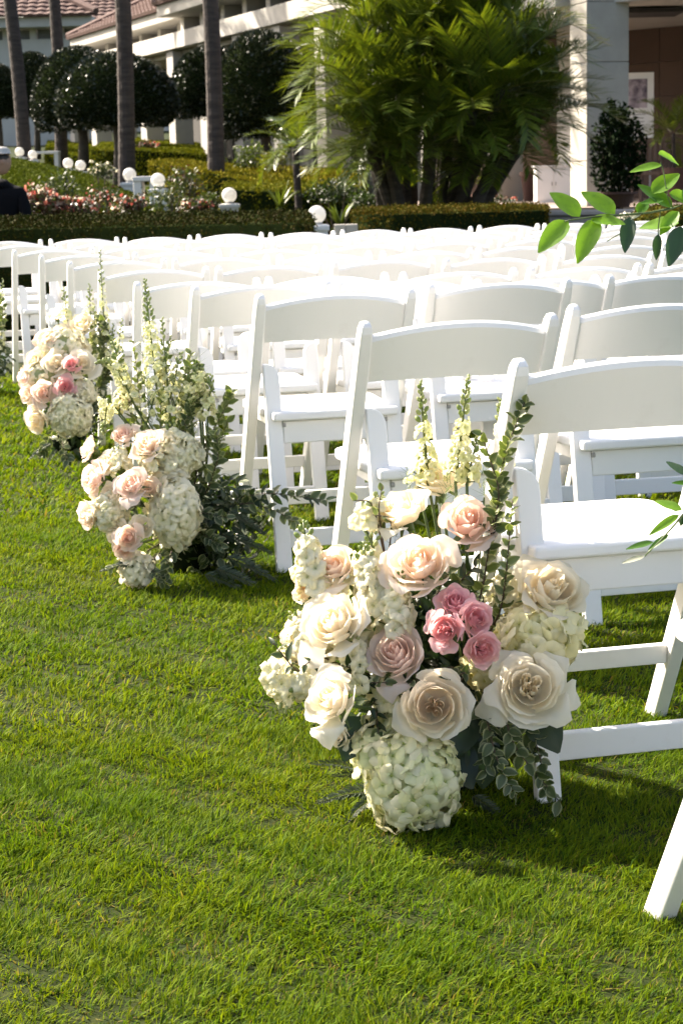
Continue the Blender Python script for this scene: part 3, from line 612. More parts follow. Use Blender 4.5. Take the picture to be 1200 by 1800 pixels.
def far_house(px0, px1, yf0, yf1, yl, d, label, roofw, hips, rh, nc):
    a, b = U(px0, yf1, d), U(px1, yf1, d); zt = U(px0, yf0, d)[2]; zb = a[2]; zl = U(px0, yl, d)[2]; c = (a+b)/2; g = float(terr(c[0], c[1])); L = b[0]-a[0]
    t = thing('tiled_house', (c[0], c[1], g), label, 'building'); R = np.eye(3)
    mb = MB(); mb.box((0, .5, (zt+zb)/2-g), (L+.6, 1.4, zt-zb)); mb.build('fascia', M['wall'], t, bevel=.02)
    mb = MB(); mb.box((0, 2.3, (zl)/2-g/2), (L-.4, 3.6, zl-g)); mb.build('wall', M['wall'], t)
    n = 5
    for i in range(n): louver_window(t, (-L/2+L*(i+.5)/n, .8, (zl+zb)/2-g), L/n-.3, zb-zl-.02, R)
    for i in range(n+1): mb = MB(); mb.box((-L/2+L*i/n*.999, .75, (zl+zb)/2-g), (.26, .4, zb-zl)); mb.build('stub_post', M['wall'], t)
    o = np.array([-L/2-.5, -.4, zt-g+.02]); tile_roof(t, o, (1, 0, 0), (0, .86, .51), L+1.0, rh, nc=nc, trim0=hips[0], trim1=hips[1], pitch=.4)
    dk = MB(); dk.add([o, o+np.array([L+1, 0, 0]), o+np.array([L+1-rh*hips[1], .86*rh, .51*rh]), o+np.array([rh*hips[0], .86*rh, .51*rh])], [(0, 1, 2, 3)]); dk.V[0] = dk.V[0]-np.array([0, 0, .03]); dk.build('roof_deck', M['tile'], t)
    rb = MB(); rb.tube([o+np.array([L+1, 0, .1]), o+np.array([L+1-rh*hips[1], .86*rh, .51*rh+.1])], .16, 8); rb.build('hip_tile', M['tile'], t)
far_house(-90, 150, 34, 52, 71, 74, 'white far house with red tiled hip roof and louvres at upper left', 0, (0, 1.0), 5.0, 14)
far_house(60, 420, 44, 56, 66, 92, 'tall tiled roof rising behind the far left house', 0, (0, .7), 9.0, 24)

def pavilion():
    fz = .62; o = np.array([3.66, 26.0, fz]); t = thing('pavilion', o, 'open white columned pavilion with red stone back wall at right', 'building')
    def col(px, d, w, z1, nm='column'):
        p = U(px, 300, d); R = rotz(R_(14)); c = MB(); zs = [0, .62, 1.95, 2.75, z1-fz] if z1 > 4 else [0, .62, 1.95, z1-fz]
        base = None
        for i in range(len(zs)-1):
            mb = MB(); mb.box((p[0]-o[0], p[1]-o[1], (zs[i]+zs[i+1])/2), (w, w, zs[i+1]-zs[i]-.012), R); q = mb.build('stone_block' if base else nm, M['stone'], base or t, bevel=.006)
            if base is None: base = q
        core = MB(); core.box((p[0]-o[0], p[1]-o[1], (z1-fz)/2), (w-.03, w-.03, z1-fz-.05), R); core.build('joint', M['grey'], base)
    col(1052, 26.0, .62, 4.6); col(890, 36, .56, 3.6)
    def beam(a, b, z0, z1, th, nm='beam', m='wall'):
        a, b = np.array(a, float), np.array(b, float); v = b-a; L = np.linalg.norm(v); an = math.atan2(v[1], v[0]); c = (a+b)/2-o[:2]
        mb = MB(); mb.box((c[0], c[1], (z0+z1)/2-fz), (L, th, z1-z0), rotz(an)); mb.build(nm, M[m], t, bevel=.01)
    beam((3.98, 25.85), (7.4, 23.0), 3.36, 4.3, .3); beam((3.30, 26.35), (.2, 34.2), 3.37, 3.72, .3); beam((3.42, 26.5), (.4, 34.4), 3.85, 4.5, .2)
    mb = MB(); mb.prism([(q[0]-o[0], q[1]-o[1]) for q in ((3.9, 26.3), (7.6, 23.4), (12, 31.5), (2.2, 37.5), (.8, 33.6))], 3.46-fz, 3.55-fz); mb.build('ceiling', M['wall'], t)
    a, b = np.array([2.3, 34.8]), np.array([8.2, 29.2]); v = b-a; L = np.linalg.norm(v); an = math.atan2(v[1], v[0]); nx, nz = 9, 5
    bk = MB(); c = (a+b)/2-o[:2]; bk.box((c[0], c[1]+.12, 1.42), (L, .1, 2.84), rotz(an)); w = bk.build('back_wall', M['grey'], t)
    pm = MB(); pm.box((0, 0, 0), (L/nx-.008, .05, 2.84/nz-.008)); pm = pm.mesh('stone_panel', M['pink'], bevel=.004)
    for i in range(nx):
        for k in range(nz):
            q = link('stone_panel', pm, w); s = (i+.5)/nx; p = a+v*s-o[:2]; q.location = (p[0], p[1], 2.84*(k+.5)/nz); q.rotation_euler = (0, 0, an)
    for (px, py, d) in ((1135, 24, 28), (985, 38, 32)):
        p = U(px, py, d)-o; f = MB(); f.box((p[0], p[1], 3.40-fz), (1.0, .9, .06)); f = f.build('ceiling_light_frame', M['dark'], t)
    return o
pav = pavilion()
mb = MB(); mb.prism([(2.55, 25.2), (14, 21.5), (14, 36), (2.0, 37.5), (1.2, 33.0)], -.1, .62); tag(mb.build('patio', M['paving']), 'raised pinkish paved patio of the pavilion', kind='structure')
def sign():
    c = U(1120, 187, 29.2); w, h = 54*29.2/3200, 113*29.2/3200; t = thing('poster_board', (c[0], c[1], .62), 'white poster board with a dusky purple picture beside the column', 'sign', rz=R_(-8)); z = c[2]-.62
    mb = MB(); mb.box((0, 0, z), (w, .05, h)); mb.build('board', M['white'], t, bevel=.006)
    pm = bpy.data.materials.new('printed_picture'); pm.use_nodes = True; N = pm.node_tree.nodes; L = pm.node_tree.links; tn = N.new('ShaderNodeTexNoise'); tn.inputs['Scale'].default_value = 6; tn.inputs['Detail'].default_value = 4; cr = N.new('ShaderNodeValToRGB'); cr.color_ramp.elements[0].color = (.06, .04, .07, 1); cr.color_ramp.elements[0].position = .38; cr.color_ramp.elements[1].color = (.45, .38, .42, 1); cr.color_ramp.elements[1].position = .62
    tc = N.new('ShaderNodeTexCoord'); L.new(tc.outputs['Object'], tn.inputs[0]); L.new(tn.outputs[0], cr.inputs[0]); L.new(cr.outputs[0], N['Principled BSDF'].inputs[0])
    mb = MB(); mb.box((0, -.029, z+h*.19), (w*.58, .006, h*.43)); mb.build('picture', pm, t)
    for i in range(5): mb = MB(); mb.box((-.02*(i % 2), -.028, z-h*(.12+.055*i)), (w*(.5-.05*(i % 3)), .004, .012)); mb.build('print_line', M['grey'], t)
    for s in (-1, 1): mb = MB(); mb.box((s*w*.4, .05, (z-h/2)/2), (.03, .03, z-h/2)); mb.build('leg', M['bolt'], t)
sign()
def pot(px, py, d, r, h, label):
    p = U(px, py, d); t = thing('flower_pot', (p[0], p[1], .62), label, 'pot', 'terracotta pots on the patio')
    mb = MB(); mb.lathe([(0, 0), (r*.62, 0), (r*.92, h*.84), (r*1.08, h*.84), (r*1.08, h), (r*.92, h), (r*.88, h*.9)], 22); mb.build('body', M['terracotta'], t, smooth=False); mb = MB(); mb.lathe([(0, h*.86), (r*.9, h*.88)], 18); mb.build('soil', M['soil'], t)
pot(1085, 345, 24.5, .24, .20, 'wide terracotta pot under the dense rounded bush'); pot(930, 330, 32, .16, .5, 'tall terracotta pot beside the white cabinet'); pot(1190, 340, 27, .22, .5, 'terracotta pot at the right edge under a dark palm')
small_palm(1182, 235, 27, 1, 'dark potted palm at the right edge inside the pavilion', sc=.55, n=12, rad=.03)
p = U(970, 330, 30); t = thing('cabinet', (p[0], p[1], .62), 'white low cabinet inside the pavilion between the columns', 'cabinet')
mb = MB(); mb.box((0, 0, .28), (.56, .4, .56)); mb.build('body', M['white'], t, bevel=.01); mb = MB(); mb.box((0, 0, .575), (.62, .45, .03)); mb.build('top', M['white'], t, bevel=.006)
for s in (-1, 1): mb = MB(); mb.box((s*.14, -.207, .28), (.26, .012, .48)); dd = mb.build('door', M['white'], t, bevel=.004); k = MB(); k.box((s*.03, -.219, .3), (.015, .012, .06)); k.build('handle', M['bolt'], dd)
def patio_chair(px, d, rz, label):
    p = U(px, 330, d); t = thing('wooden_armchair', (p[0], p[1], .62), label, 'chair', 'dark wooden chairs on the patio', rz)
    mb = MB(); mb.box((0, 0, .43), (.5, .48, .05)); mb.build('seat', M['wood'], t, bevel=.008)
    for sx in (-1, 1):
        for sy in (-1, 1): mb = MB(); mb.box((sx*.22, sy*.21, .205 if sy < 0 else .46), (.05, .05, .41 if sy < 0 else .92)); mb.build('leg', M['wood'], t, bevel=.004)
        mb = MB(); mb.box((sx*.23, 0, .64), (.05, .46, .04)); mb.build('armrest', M['wood'], t, bevel=.005)
    for i in range(5): mb = MB(); mb.box((-.16+.08*i, .21, .68), (.045, .02, .42)); mb.build('slat', M['wood'], t)
    mb = MB(); mb.box((0, .21, .92), (.5, .035, .06)); mb.build('top_rail', M['wood'], t, bevel=.005)
patio_chair(842, 31.5, R_(20), 'dark wooden armchair behind the right side of the palm clump'); patio_chair(1142, 27.5, R_(-30), 'dark wooden armchair right of the rounded potted bush')

# ------------------------------------------------------------------ seated person at the left edge
def person():
    d = 17.3; hd = U(2, 280, d); g = 0.0; t = thing('person', (hd[0], d, g), 'person in a black jacket and pale cap sitting at the left edge', 'person'); hz = hd[2]-.02
    sh = hz-.30; hip = .60
    J = {'pel': (0, .05, hip), 'wst': (0, .05, hip+.18), 'chs': (0, .03, sh-.08), 'nkb': (0, .02, sh+.05), 'nk': (-.01, 0, sh+.13),
         'sl': (-.17, .02, sh), 'el': (-.22, -.08, sh-.27), 'wl': (-.10, -.30, sh-.25), 'sr': (.17, .02, sh), 'er': (.23, -.05, sh-.28), 'wr': (.08, -.27, sh-.30),
         'hl': (-.10, .03, hip-.02), 'kl': (-.13, -.40, hip-.03), 'al': (-.13, -.42, .09), 'tl': (-.14, -.58, .035), 'hr': (.10, .03, hip-.02), 'kr': (.13, -.40, hip-.03), 'ar': (.13, -.40, .09), 'tr': (.14, -.56, .035)}
    E = [('pel', 'wst'), ('wst', 'chs'), ('chs', 'nkb'), ('nkb', 'nk'), ('chs', 'sl'), ('sl', 'el'), ('el', 'wl'), ('chs', 'sr'), ('sr', 'er'), ('er', 'wr'), ('pel', 'hl'), ('hl', 'kl'), ('kl', 'al'), ('al', 'tl'), ('pel', 'hr'), ('hr', 'kr'), ('kr', 'ar'), ('ar', 'tr')]
    rad = dict(pel=(.16, .12), wst=(.15, .11), chs=(.17, .115), nkb=(.08, .07), nk=(.055, .055), sl=(.075, .075), sr=(.075, .075), el=(.055, .055), er=(.055, .055), wl=(.04, .04), wr=(.04, .04), hl=(.10, .10), hr=(.10, .10), kl=(.07, .07), kr=(.07, .07), al=(.05, .05), ar=(.05, .05), tl=(.045, .035), tr=(.045, .035))
    ks = list(J); me = bpy.data.meshes.new('body'); me.from_pydata([J[k] for k in ks], [(ks.index(a), ks.index(b)) for a, b in E], []); b = link('body', me, t); me.materials.append(M['cloth'])
    sk = b.modifiers.new('skin', 'SKIN'); sk.use_smooth_shade = True
    for i, k in enumerate(ks): me.skin_vertices[0].data[i].radius = rad[k]; me.skin_vertices[0].data[i].use_root = (k == 'pel')
    b.modifiers.new('sub', 'SUBSURF').render_levels = 1
    # head: ellipsoid with brow, nose, chin and ears; looks to the left
    mb = MB(); n, m = 18, 14; G = np.zeros((m, n+1, 3)); yaw = R_(-70)
    for i in range(m):
        ph = -math.pi/2+math.pi*i/(m-1)
        for j in range(n+1):
            a = 2*math.pi*j/n; x, y, z = .076*math.cos(ph)*math.cos(a), .098*math.cos(ph)*math.sin(a), .125*math.sin(ph)
            fr = max(0, -math.sin(a))*math.cos(ph)
            if z < -.03: x *= .86+.1*(z+.125)
            if fr > .93 and -.045 < z < .02: y -= .022*(1-abs(z+.015)/.05)
            if fr > .85 and .015 < z < .035: y -= .006
            if fr > .8 and z < -.09: y -= .012
            G[i, j] = rotz(yaw)@np.array([x, y, z])+np.array([0, -.01, hz])
    mb.grid(G); h = mb.build('head', M['skin'], t, smooth=True)
    for s in (-1, 1): e = MB(); c = rotz(yaw)@np.array([s*.077, .01, -.005])+np.array([0, -.01, hz]); e.lathe([(.004, -.028), (.014, -.01), (.016, .012), (.004, .028)], 8, c); e.build('ear', M['skin'], h, smooth=True)
    for s in (-1, 1): e = MB(); c = rotz(yaw)@np.array([s*.03, -.088, .012])+np.array([0, -.01, hz]); e.lathe([(0, -.008), (.009, 0), (0, .008)], 8, c); e.build('eye', M['hair'], h)
    e = MB(); c = rotz(yaw)@np.array([0, -.092, -.062])+np.array([0, -.01, hz]); e.box(c, (.045, .012, .008), rotz(yaw)); e.build('mouth', M['terracotta'], h)
    e = MB(); e.lathe([(.083, .0), (.09, .035), (.082, .055), (.07, .075)], 16, (0, 0, hz-.0)); e.build('hair', M['hair'], t, smooth=True)
    e = MB(); e.lathe([(.125, .07), (.095, .075), (.09, .105), (.06, .13), (0, .138)], 18, (0, 0, hz)); e.build('cap', M['cap'], t, smooth=True)
    for w, s in (('wl', -1), ('wr', 1)):
        c = np.array(J[w]); hm = bpy.data.meshes.new('hand'); vs_ = [c+np.array([0, .01, 0]), c+np.array([0, -.05, 0]), c+np.array([0, -.09, 0])]; ed = [(0, 1), (1, 2)]; rr = [.025, .034, .036]
        for f in range(4):
            b0 = len(vs_); x = (f-1.5)*.019; ll = (.06, .07, .066, .052)[f]; vs_ += [c+np.array([x, -.105, 0]), c+np.array([x, -.105-ll*.5, -.01]), c+np.array([x, -.105-ll*.8, -.035])]; ed += [(2, b0), (b0, b0+1), (b0+1, b0+2)]; rr += [.0095, .009, .008]
        b0 = len(vs_); vs_ += [c+np.array([-s*.035, -.06, -.005]), c+np.array([-s*.05, -.09, -.02])]; ed += [(1, b0), (b0, b0+1)]; rr += [.011, .009]
        hm.from_pydata([tuple(v) for v in vs_], ed, []); hm.materials.append(M['skin']); ho = link('hand', hm, t); sk = ho.modifiers.new('skin', 'SKIN'); sk.use_smooth_shade = True
        for i, r0 in enumerate(rr): hm.skin_vertices[0].data[i].radius = (r0, r0*.8); hm.skin_vertices[0].data[i].use_root = (i == 0)
    s = thing('stool', (hd[0], d+.05, 0), 'dark stool under the seated person at left edge', 'stool'); e = MB(); e.lathe([(0, hip-.15), (.18, hip-.15), (.19, hip-.12), (.17, hip-.095), (0, hip-.095)], 18); e.build('seat', M['wood'], s)
    for a in range(3): e = MB(); e.tube([(.13*math.cos(a*2.1), .13*math.sin(a*2.1), hip-.15), (.19*math.cos(a*2.1), .19*math.sin(a*2.1), 0)], .018, 8); e.build('leg', M['wood'], s)
    fl = thing('flute', (hd[0], d, 0), 'thin silver flute held by the seated person', 'flute'); e = MB(); e.tube([(-.26, -.39, sh-.27), (.26, -.37, sh-.335)], .011, 10); e.build('tube', M['metal'], fl)
    for i in range(6): e = MB(); c = np.array([-.26, -.39, sh-.27])+np.array([.52, .02, -.065])*(.35+.1*i); e.lathe([(0, .0), (.009, 0), (.009, .014), (0, .014)], 8, c); e.build('key', M['metal'], fl)
person()

# ------------------------------------------------------------------ flowers and sprigs
def bez(P, v): 
    v = v[..., None]; return ((1-v)**3)*P[0]+3*((1-v)**2)*v*P[1]+3*(1-v)*v*v*P[2]+v**3*P[3]
def rose_petals(R, n=30, seed=0, inner=(.85, .55, .42), outer=(.86, .78, .62), openk=1.0, ruff=.02, point=.10, nu=9, nv=7, quart=False, hk=.92):
    """list of (G grid, C grid, t) petals of an open garden rose; local +Z is the facing direction, origin at the bloom's base"""
    r = np.random.default_rng(seed); out = []; H = R*hk; inner, outer = np.array(inner), np.array(outer); sd = r.uniform(0, 6.28); off = np.array([math.cos(sd), math.sin(sd), 0])*R*.07; tw = r.choice([-1, 1]); gold = r.uniform(2.2, 2.55)
    for i in range(n):
        t = (i+.5)/n; ang = tw*i*gold+r.normal(0, .22); q4 = quart and t < .42
        rho = R*(.05+.95*t**1.05); Hr = H*(1.0-.08*t-.50*openk*t**3.0)*(.95+.05*min(1, t/.4))*r.uniform(.93, 1.05)
        phi = (1.45*(1-t)+.74*t)*r.uniform(.80, 1.15); rho *= r.uniform(.90, 1.08)
        if q4: rho = R*(.035+.17*(i//4)/max(1, n*.42/4)); phi = 1.7; Hr = H*r.uniform(.80, .98)
        v, u = np.meshgrid(np.linspace(0, 1, nv), np.linspace(-1, 1, nu), indexing='ij')
        wp = np.clip(v, .02, 1)**.55*(1-.22*np.clip((v-.7)/.3, 0, 1)**2)
        pt = point*t*r.uniform(.1, 1.6); nt = r.uniform(0, .10)*t
        ve = v*(1-.16*np.abs(u)**2.4)+pt*v**3*np.clip(1-np.abs(u)*2.2, 0, 1)-nt*v**4*np.clip(1-np.abs(u-.2)*4, 0, 1)
        q0, q1 = np.array([.05*R, 0]), np.array([rho*(1.12-.25*t), H*(.04-.05*t)])
        q2 = np.array([rho*(1.16-.10*t), Hr*(.72-.10*t)]); q3 = np.array([rho*(.62+.24*min(1, t/.4)+.22*t*openk), Hr])
        B = bez([q0, q1, q2, q3], np.clip(ve, 0, 1.15)); rr, zz = B[..., 0], B[..., 1]
        lip = np.clip((ve-.68)/.32, 0, 1.4)**2*t*r.uniform(.25, 1.6)
        rr = rr+rho*.20*lip; zz = zz-rho*.22*lip
        e = np.abs(u)**3*t; sk = r.normal(0, .5); rr = rr+rho*.05*e; zz = zz-rho*.14*e*v*r.uniform(.1, 1.3)-rho*.10*sk*u*v*v*t
        rr = rr*(1-.075*tw*u*(1-.3*t)); ph = r.uniform(0, 6.28, 4)
        zz = zz+ruff*R*v**3*(np.sin(u*3.2+ph[0])+.7*np.sin(u*7.1+ph[1])+.4*np.sin(u*12+ph[3])); rr = rr*(1+ruff*1.3*v**2*np.sin(u*4.3+ph[2]))
        th = ang+u*phi*wp
        G = np.stack([rr*np.cos(th), rr*np.sin(th), zz], -1)
        if q4: k4 = (i % 4)*math.pi/2+sd; G = G+np.array([math.cos(k4), math.sin(k4), 0])*R*.17*np.clip(v*2, 0, 1)[..., None]
        G = G+off*(1-t)**1.5*v[..., None]
        k = np.clip(t*1.35, 0, 1)**.8; c = inner*(1-k)+outer*k
        C = c*(1-.06*(1-v[..., None])**2)*r.uniform(.95, 1.03); C = C+(outer*1.03-C)*.35*(v[..., None]**4)*(t > .15)
        C = C*(1-.05*r.random()*(np.sin(u*9+ph[1])[..., None]*.5+.5)*v[..., None])
        out.append((G, np.clip(C, 0, .94), t))
    return out
def head_on(parent, loc, face, petals, split=7, spin=0, name='rose', calyx=True, R=.05):
    """a bloom as a part: heart mesh plus its outermost petals as sub-parts"""
    mb = MB(); ns = len(petals)-split
    for G, C, t in petals[:ns]: mb.grid(G, C)
    o = link(name, mb.mesh(name, M['petal'], smooth=True), parent); o.matrix_local = mat4(basis(face, spin), loc)
    for G, C, t in petals[ns:]:
        m2 = MB(); m2.grid(G, C); link('petal', m2.mesh('petal', M['petal'], smooth=True), o)
    if calyx:
        m2 = MB(); m2.lathe([(.006, -R*.5), (R*.16, -R*.28), (R*.20, -R*.06), (R*.1, .0)], 9)
        for a in range(5):
            th = a*1.2566; d = np.array([math.cos(th), math.sin(th), 0]); s = np.array([-math.sin(th), math.cos(th), 0])*R*.11
            m2.add([d*R*.12-s, d*R*.12+s, d*R*.5+np.array([0, 0, -R*.12])+s*.6, d*R*.5+np.array([0, 0, -R*.12])-s*.6, d*R*.85+np.array([0, 0, -R*.30])], [(0, 1, 2, 3), (3, 2, 4)])
        link('calyx', m2.mesh('calyx', M['stem'], smooth=True), o)
    return o
def stem_to(parent, a, b, rad=.003, name='stem', m='stem', sag=.02):
    a, b = np.array(a, float), np.array(b, float); s = np.linspace(0, 1, 8)[:, None]; P = a+(b-a)*s+np.array([0, 0, -sag])*np.sin(s*math.pi)*0+np.array([sag, sag*.5, 0])*np.sin(s*math.pi)
    mb = MB(); mb.tube(P, rad, 6); return link(name, mb.mesh(name, M[m], smooth=True), parent)
def floret_mesh(seed, r=.022, col=(.80, .82, .62), npet=4, ruff=.2, cup=.25, eye=(.6, .66, .36)):
    g = np.random.default_rng(seed); mb = MB(); col = np.array(col); eye = np.array(eye); ww = 1.0 if npet < 5 else .78
    for k in range(npet):
        th = k*2*math.pi/npet+g.normal(0, .10); G = []; Cc = []; tw = g.normal(0, .22); dr = g.uniform(-.25, .35); rk = r*g.uniform(.88, 1.12)
        for v, wv in ((0, .12), (.3, .62), (.6, .95), (.85, .90), (1, .62)):
            row = []; rc = []
            for u in (-1, -.5, 0, .5, 1):
                w = rk*.66*wv*ww; x = rk*(.05+v*1.0)*(1-.17*u*u*v*v); z = rk*(cup*v*(1.15-v)*2.0-dr*v*v*.6-ruff*(u*u)*v*.5+.07*math.sin(u*4+seed+k*2)*v)+tw*u*w*.6
                row.append((x*math.cos(th)-u*w*math.sin(th), x*math.sin(th)+u*w*math.cos(th), z)); rc.append((eye+(col-eye)*min(1, v*2.4+.2))*(1-.05*(abs(u) < .2)))
            G.append(row); Cc.append(rc)
        mb.grid(np.array(G), np.array(Cc))
    mb.lathe([(.0, r*.18), (r*.11, r*.12), (r*.05, 0)], 6, C=eye)
    return mb.mesh('floret', M['floret'], smooth=True)
def mesh_arrays(me):
    V = np.zeros(len(me.vertices)*3, np.float32); me.vertices.foreach_get('co', V); C = np.zeros(len(me.vertices)*4, np.float32); me.color_attributes['Col'].data.foreach_get('color', C)
    return V.reshape(-1, 3), [tuple(p.vertices) for p in me.polygons], C.reshape(-1, 4)[:, :3]
def joined(name, items, parent, material, loc=(0, 0, 0)):
    """items: (mesh, R, scale, loc) -> one mesh"""
    mb = MB(); cache = {}
    for me, R, sc, p in items:
        if me.name not in cache: cache[me.name] = mesh_arrays(me)
        V, F, C = cache[me.name]; mb.add((V*sc)@np.asarray(R).T+np.asarray(p), F, C)
    o = link(name, mb.mesh(name, material, smooth=True), parent); o.location = loc; return o
HYD = [floret_mesh(i, .023, c, eye=(.42, .52, .18)) for i, c in enumerate(((.80, .82, .60), (.82, .83, .66), (.76, .80, .55), (.83, .82, .68)))]
HYD_W = [floret_mesh(10+i, .020, c, eye=(.58, .60, .36)) for i, c in enumerate(((.84, .82, .72), (.82, .80, .66), (.85, .83, .75)))]
HYD_Y = [floret_mesh(20+i, .021, c, eye=(.60, .60, .22)) for i, c in enumerate(((.84, .82, .60), (.83, .80, .52), (.85, .83, .66)))]
STK = [floret_mesh(30+i, .019, c, npet=6, ruff=.5, cup=.5, eye=(.70, .74, .48)) for i, c in enumerate(((.84, .83, .72), (.82, .82, .68)))]
DEL = [floret_mesh(40+i, .013, c, npet=5, cup=.6, eye=(.62, .68, .30)) for i, c in enumerate(((.82, .83, .62), (.78, .81, .52)))]
BUD = []
for i, c in enumerate(((.32, .42, .12), (.50, .56, .24))):
    mb = MB(); mb.lathe([(.0, 0), (.0035, .002), (.0048, .007), (.0030, .012), (0, .0145)], 7, C=c); BUD.append(mb.mesh('bud', M['leaf'], smooth=True))
def hydrangea(parent, loc, rad, fm, n, seed, split=True, name='hydrangea', view=(0, -1, .25), fscale=1.0):
    g = np.random.default_rng(seed); mb = MB(); th = np.linspace(-math.pi/2, math.pi/2, 8); mb.lathe([(rad[0]*.70*math.cos(a), rad[2]*.70*math.sin(a)) for a in th], 12, C=(.42, .48, .22))
    o = link(name, mb.mesh(name, M['leaf'], smooth=True), parent); o.location = loc; items = []
    i = 0
    while len(items) < n:
        i += 1; k = (i*0.61803) % 1; z = 1-2*((i+.5) % n)/n if i <= n else g.uniform(-1, 1); a = i*2.39996; s = math.sqrt(max(0, 1-z*z)); D = np.array([s*math.cos(a), s*math.sin(a), z])
        lump = 1+.07*math.sin(D[0]*5+seed)*math.sin(D[2]*4+seed*2)
        p = D*np.array(rad)*.93*lump*g.uniform(.84, 1.06); nn = D/np.array(rad); nn /= np.linalg.norm(nn); nn += g.normal(0, .36, 3); items.append((fm[int(g.integers(len(fm)))], basis(nn, g.uniform(0, 6)), fscale*g.uniform(.85, 1.15), p))
    if split:
        for me, R, sc, p in items:
            q = link('floret', me, o); q.matrix_local = mat4(R*sc, p)
    else: joined('florets', items, o, M['floret'])
    return o
def spike(parent, a, b, fm, n, name, rad0=.03, rad1=.006, f0=1.0, f1=.5, budfrac=.25, seed=0, split=False, bend=(0, 0, 0), leaf=False):
    """flower spike from a (bottom of the flowering part) to b (tip)"""
    g = np.random.default_rng(seed); a, b = np.array(a, float), np.array(b, float); ax = (b-a)/np.linalg.norm(b-a); Bm = basis(ax); bend = np.array(bend, float)
    cur = lambda s: a+(b-a)*s+bend*math.sin(s*math.pi)
    mb = MB(); mb.tube([cur(s) for s in np.linspace(0, 1, 8)], np.linspace(.0032, .0014, 8), 6, C=(.16, .22, .06)); o = link(name, mb.mesh(name, M['leaf'], smooth=True), parent); items = []; buds = []
    for i in range(n):
        s = (i+.5)/n; th = i*2.39996+g.normal(0, .2); out = Bm@np.array([math.cos(th), math.sin(th), .25+.5*s]); out /= np.linalg.norm(out); r = rad0+(rad1-rad0)*s
        p = cur(s)+out*r*g.uniform(.75, 1.1)
        if s > 1-budfrac: buds.append((BUD[int(g.integers(2))], basis(out+ax*.6), (1.15-.5*(s-1+budfrac)/max(budfrac, .01))*f0*.9, p-out*.004))
        else: items.append((fm[int(g.integers(len(fm)))], basis(out+g.normal(0, .25, 3), g.uniform(0, 6)), (f0+(f1-f0)*s)*g.uniform(.8, 1.15), p))
        if i % 2 == 0:
            pm = MB(); pm.tube([cur(s), p], .0011, 4, C=(.2, .27, .07)); buds.append((pm.mesh('pedicel', M['leaf']), np.eye(3), 1, (0, 0, 0)))
    if items:
        if split:
            for me, R, sc, p in items: q = link('floret', me, o); q.matrix_local = mat4(R*sc, p)
        else: joined('florets', items, o, M['floret'])
    if buds: joined('buds', buds, o, M['leaf'])
    return o
def leaf_mesh(name, L, W, cols, fold=.25, curl=.25, edge=None, m='leaf', nv=7, wavy=.0, tip=1.0, seed=0):
    """pointed oval leaf along +Y from the origin, face up +Z; cols=(mid, rim)"""
    mb = MB(); G = []; C = []; mid, rim = np.array(cols[0]), np.array(cols[1])
    for i, v in enumerate(np.linspace(0, 1, nv)):
        w = W*.5*(math.sin(min(1, v**.75*tip)*math.pi*.985+.02))**.8+.0004; row = []; rc = []
        for u in (-1, -.55, 0, .55, 1):
            row.append((u*w, L*v, fold*abs(u)*w-curl*L*v*v*.5+wavy*W*math.sin(v*14+u*3+seed)*abs(u))); rc.append(mid*(1.0 if u else 1.12) if abs(u) < .9 else rim)
        G.append(row); C.append(rc)
    mb.grid(np.array(G), np.array(C)); return mb.mesh(name, M[m], smooth=True)
VAR = [leaf_mesh('leaf', .034, .023, ((.085, .125, .045), (.50, .52, .30)), curl=c, wavy=.06, seed=i) for i, c in enumerate((.1, .5, -.3))]
VARB = [leaf_mesh('leaf', .031, .021, ((.16, .21, .06), (.58, .60, .30)), curl=c, wavy=.06, seed=i) for i, c in enumerate((.1, .5, -.3))]
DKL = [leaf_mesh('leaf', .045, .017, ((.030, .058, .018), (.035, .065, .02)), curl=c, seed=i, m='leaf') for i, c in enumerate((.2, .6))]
BIG = leaf_mesh('leaf', .085, .07, ((.025, .055, .018), (.03, .06, .02)), curl=.5, wavy=.03)
FERN = None
def fern_mesh():
    mb = MB(); g = np.random.default_rng(2)
    for i in range(26):
        v = i/26; 
        for s in (-1, 1):
            p = np.array([0, .11*v, -.02*v*v]); d = np.array([s*.8, .55, g.uniform(-.1, .25)]); d /= np.linalg.norm(d); l = .034*(1-v*.8); w = .0035
            mb.add([p, p+d*l*.5+np.array([0, w, .002]), p+d*l, p+d*l*.5-np.array([0, w, -.002])], [(0, 1, 2, 3)], np.array([.045, .075, .032])*g.uniform(.7, 1.5))
    mb.tube([(0, 0, 0), (0, .055, -.005), (0, .115, -.02)], [.0018, .0014, .0006], 5, C=(.08, .09, .04)); return mb.mesh('fern_leaf', M['leaf'])
FERN = fern_mesh()
def wisp_mesh():
    mb = MB(); g = np.random.default_rng(5)
    for i in range(46):
        a = g.uniform(0, 6.28); v = g.random(); p = np.array([0, 0, .09*v]); d = np.array([math.cos(a), math.sin(a), g.uniform(.2, 1.1)]); d /= np.linalg.norm(d); l = .035*g.uniform(.5, 1.2); s = np.cross(d, (0, 0, 1))*.0008
        mb.add([p-s, p+s, p+d*l], [(0, 1, 2)], np.array([.17, .25, .05])*g.uniform(.6, 1.3))
    return mb.mesh('wisp', M['leaf'])
WISP = wisp_mesh()
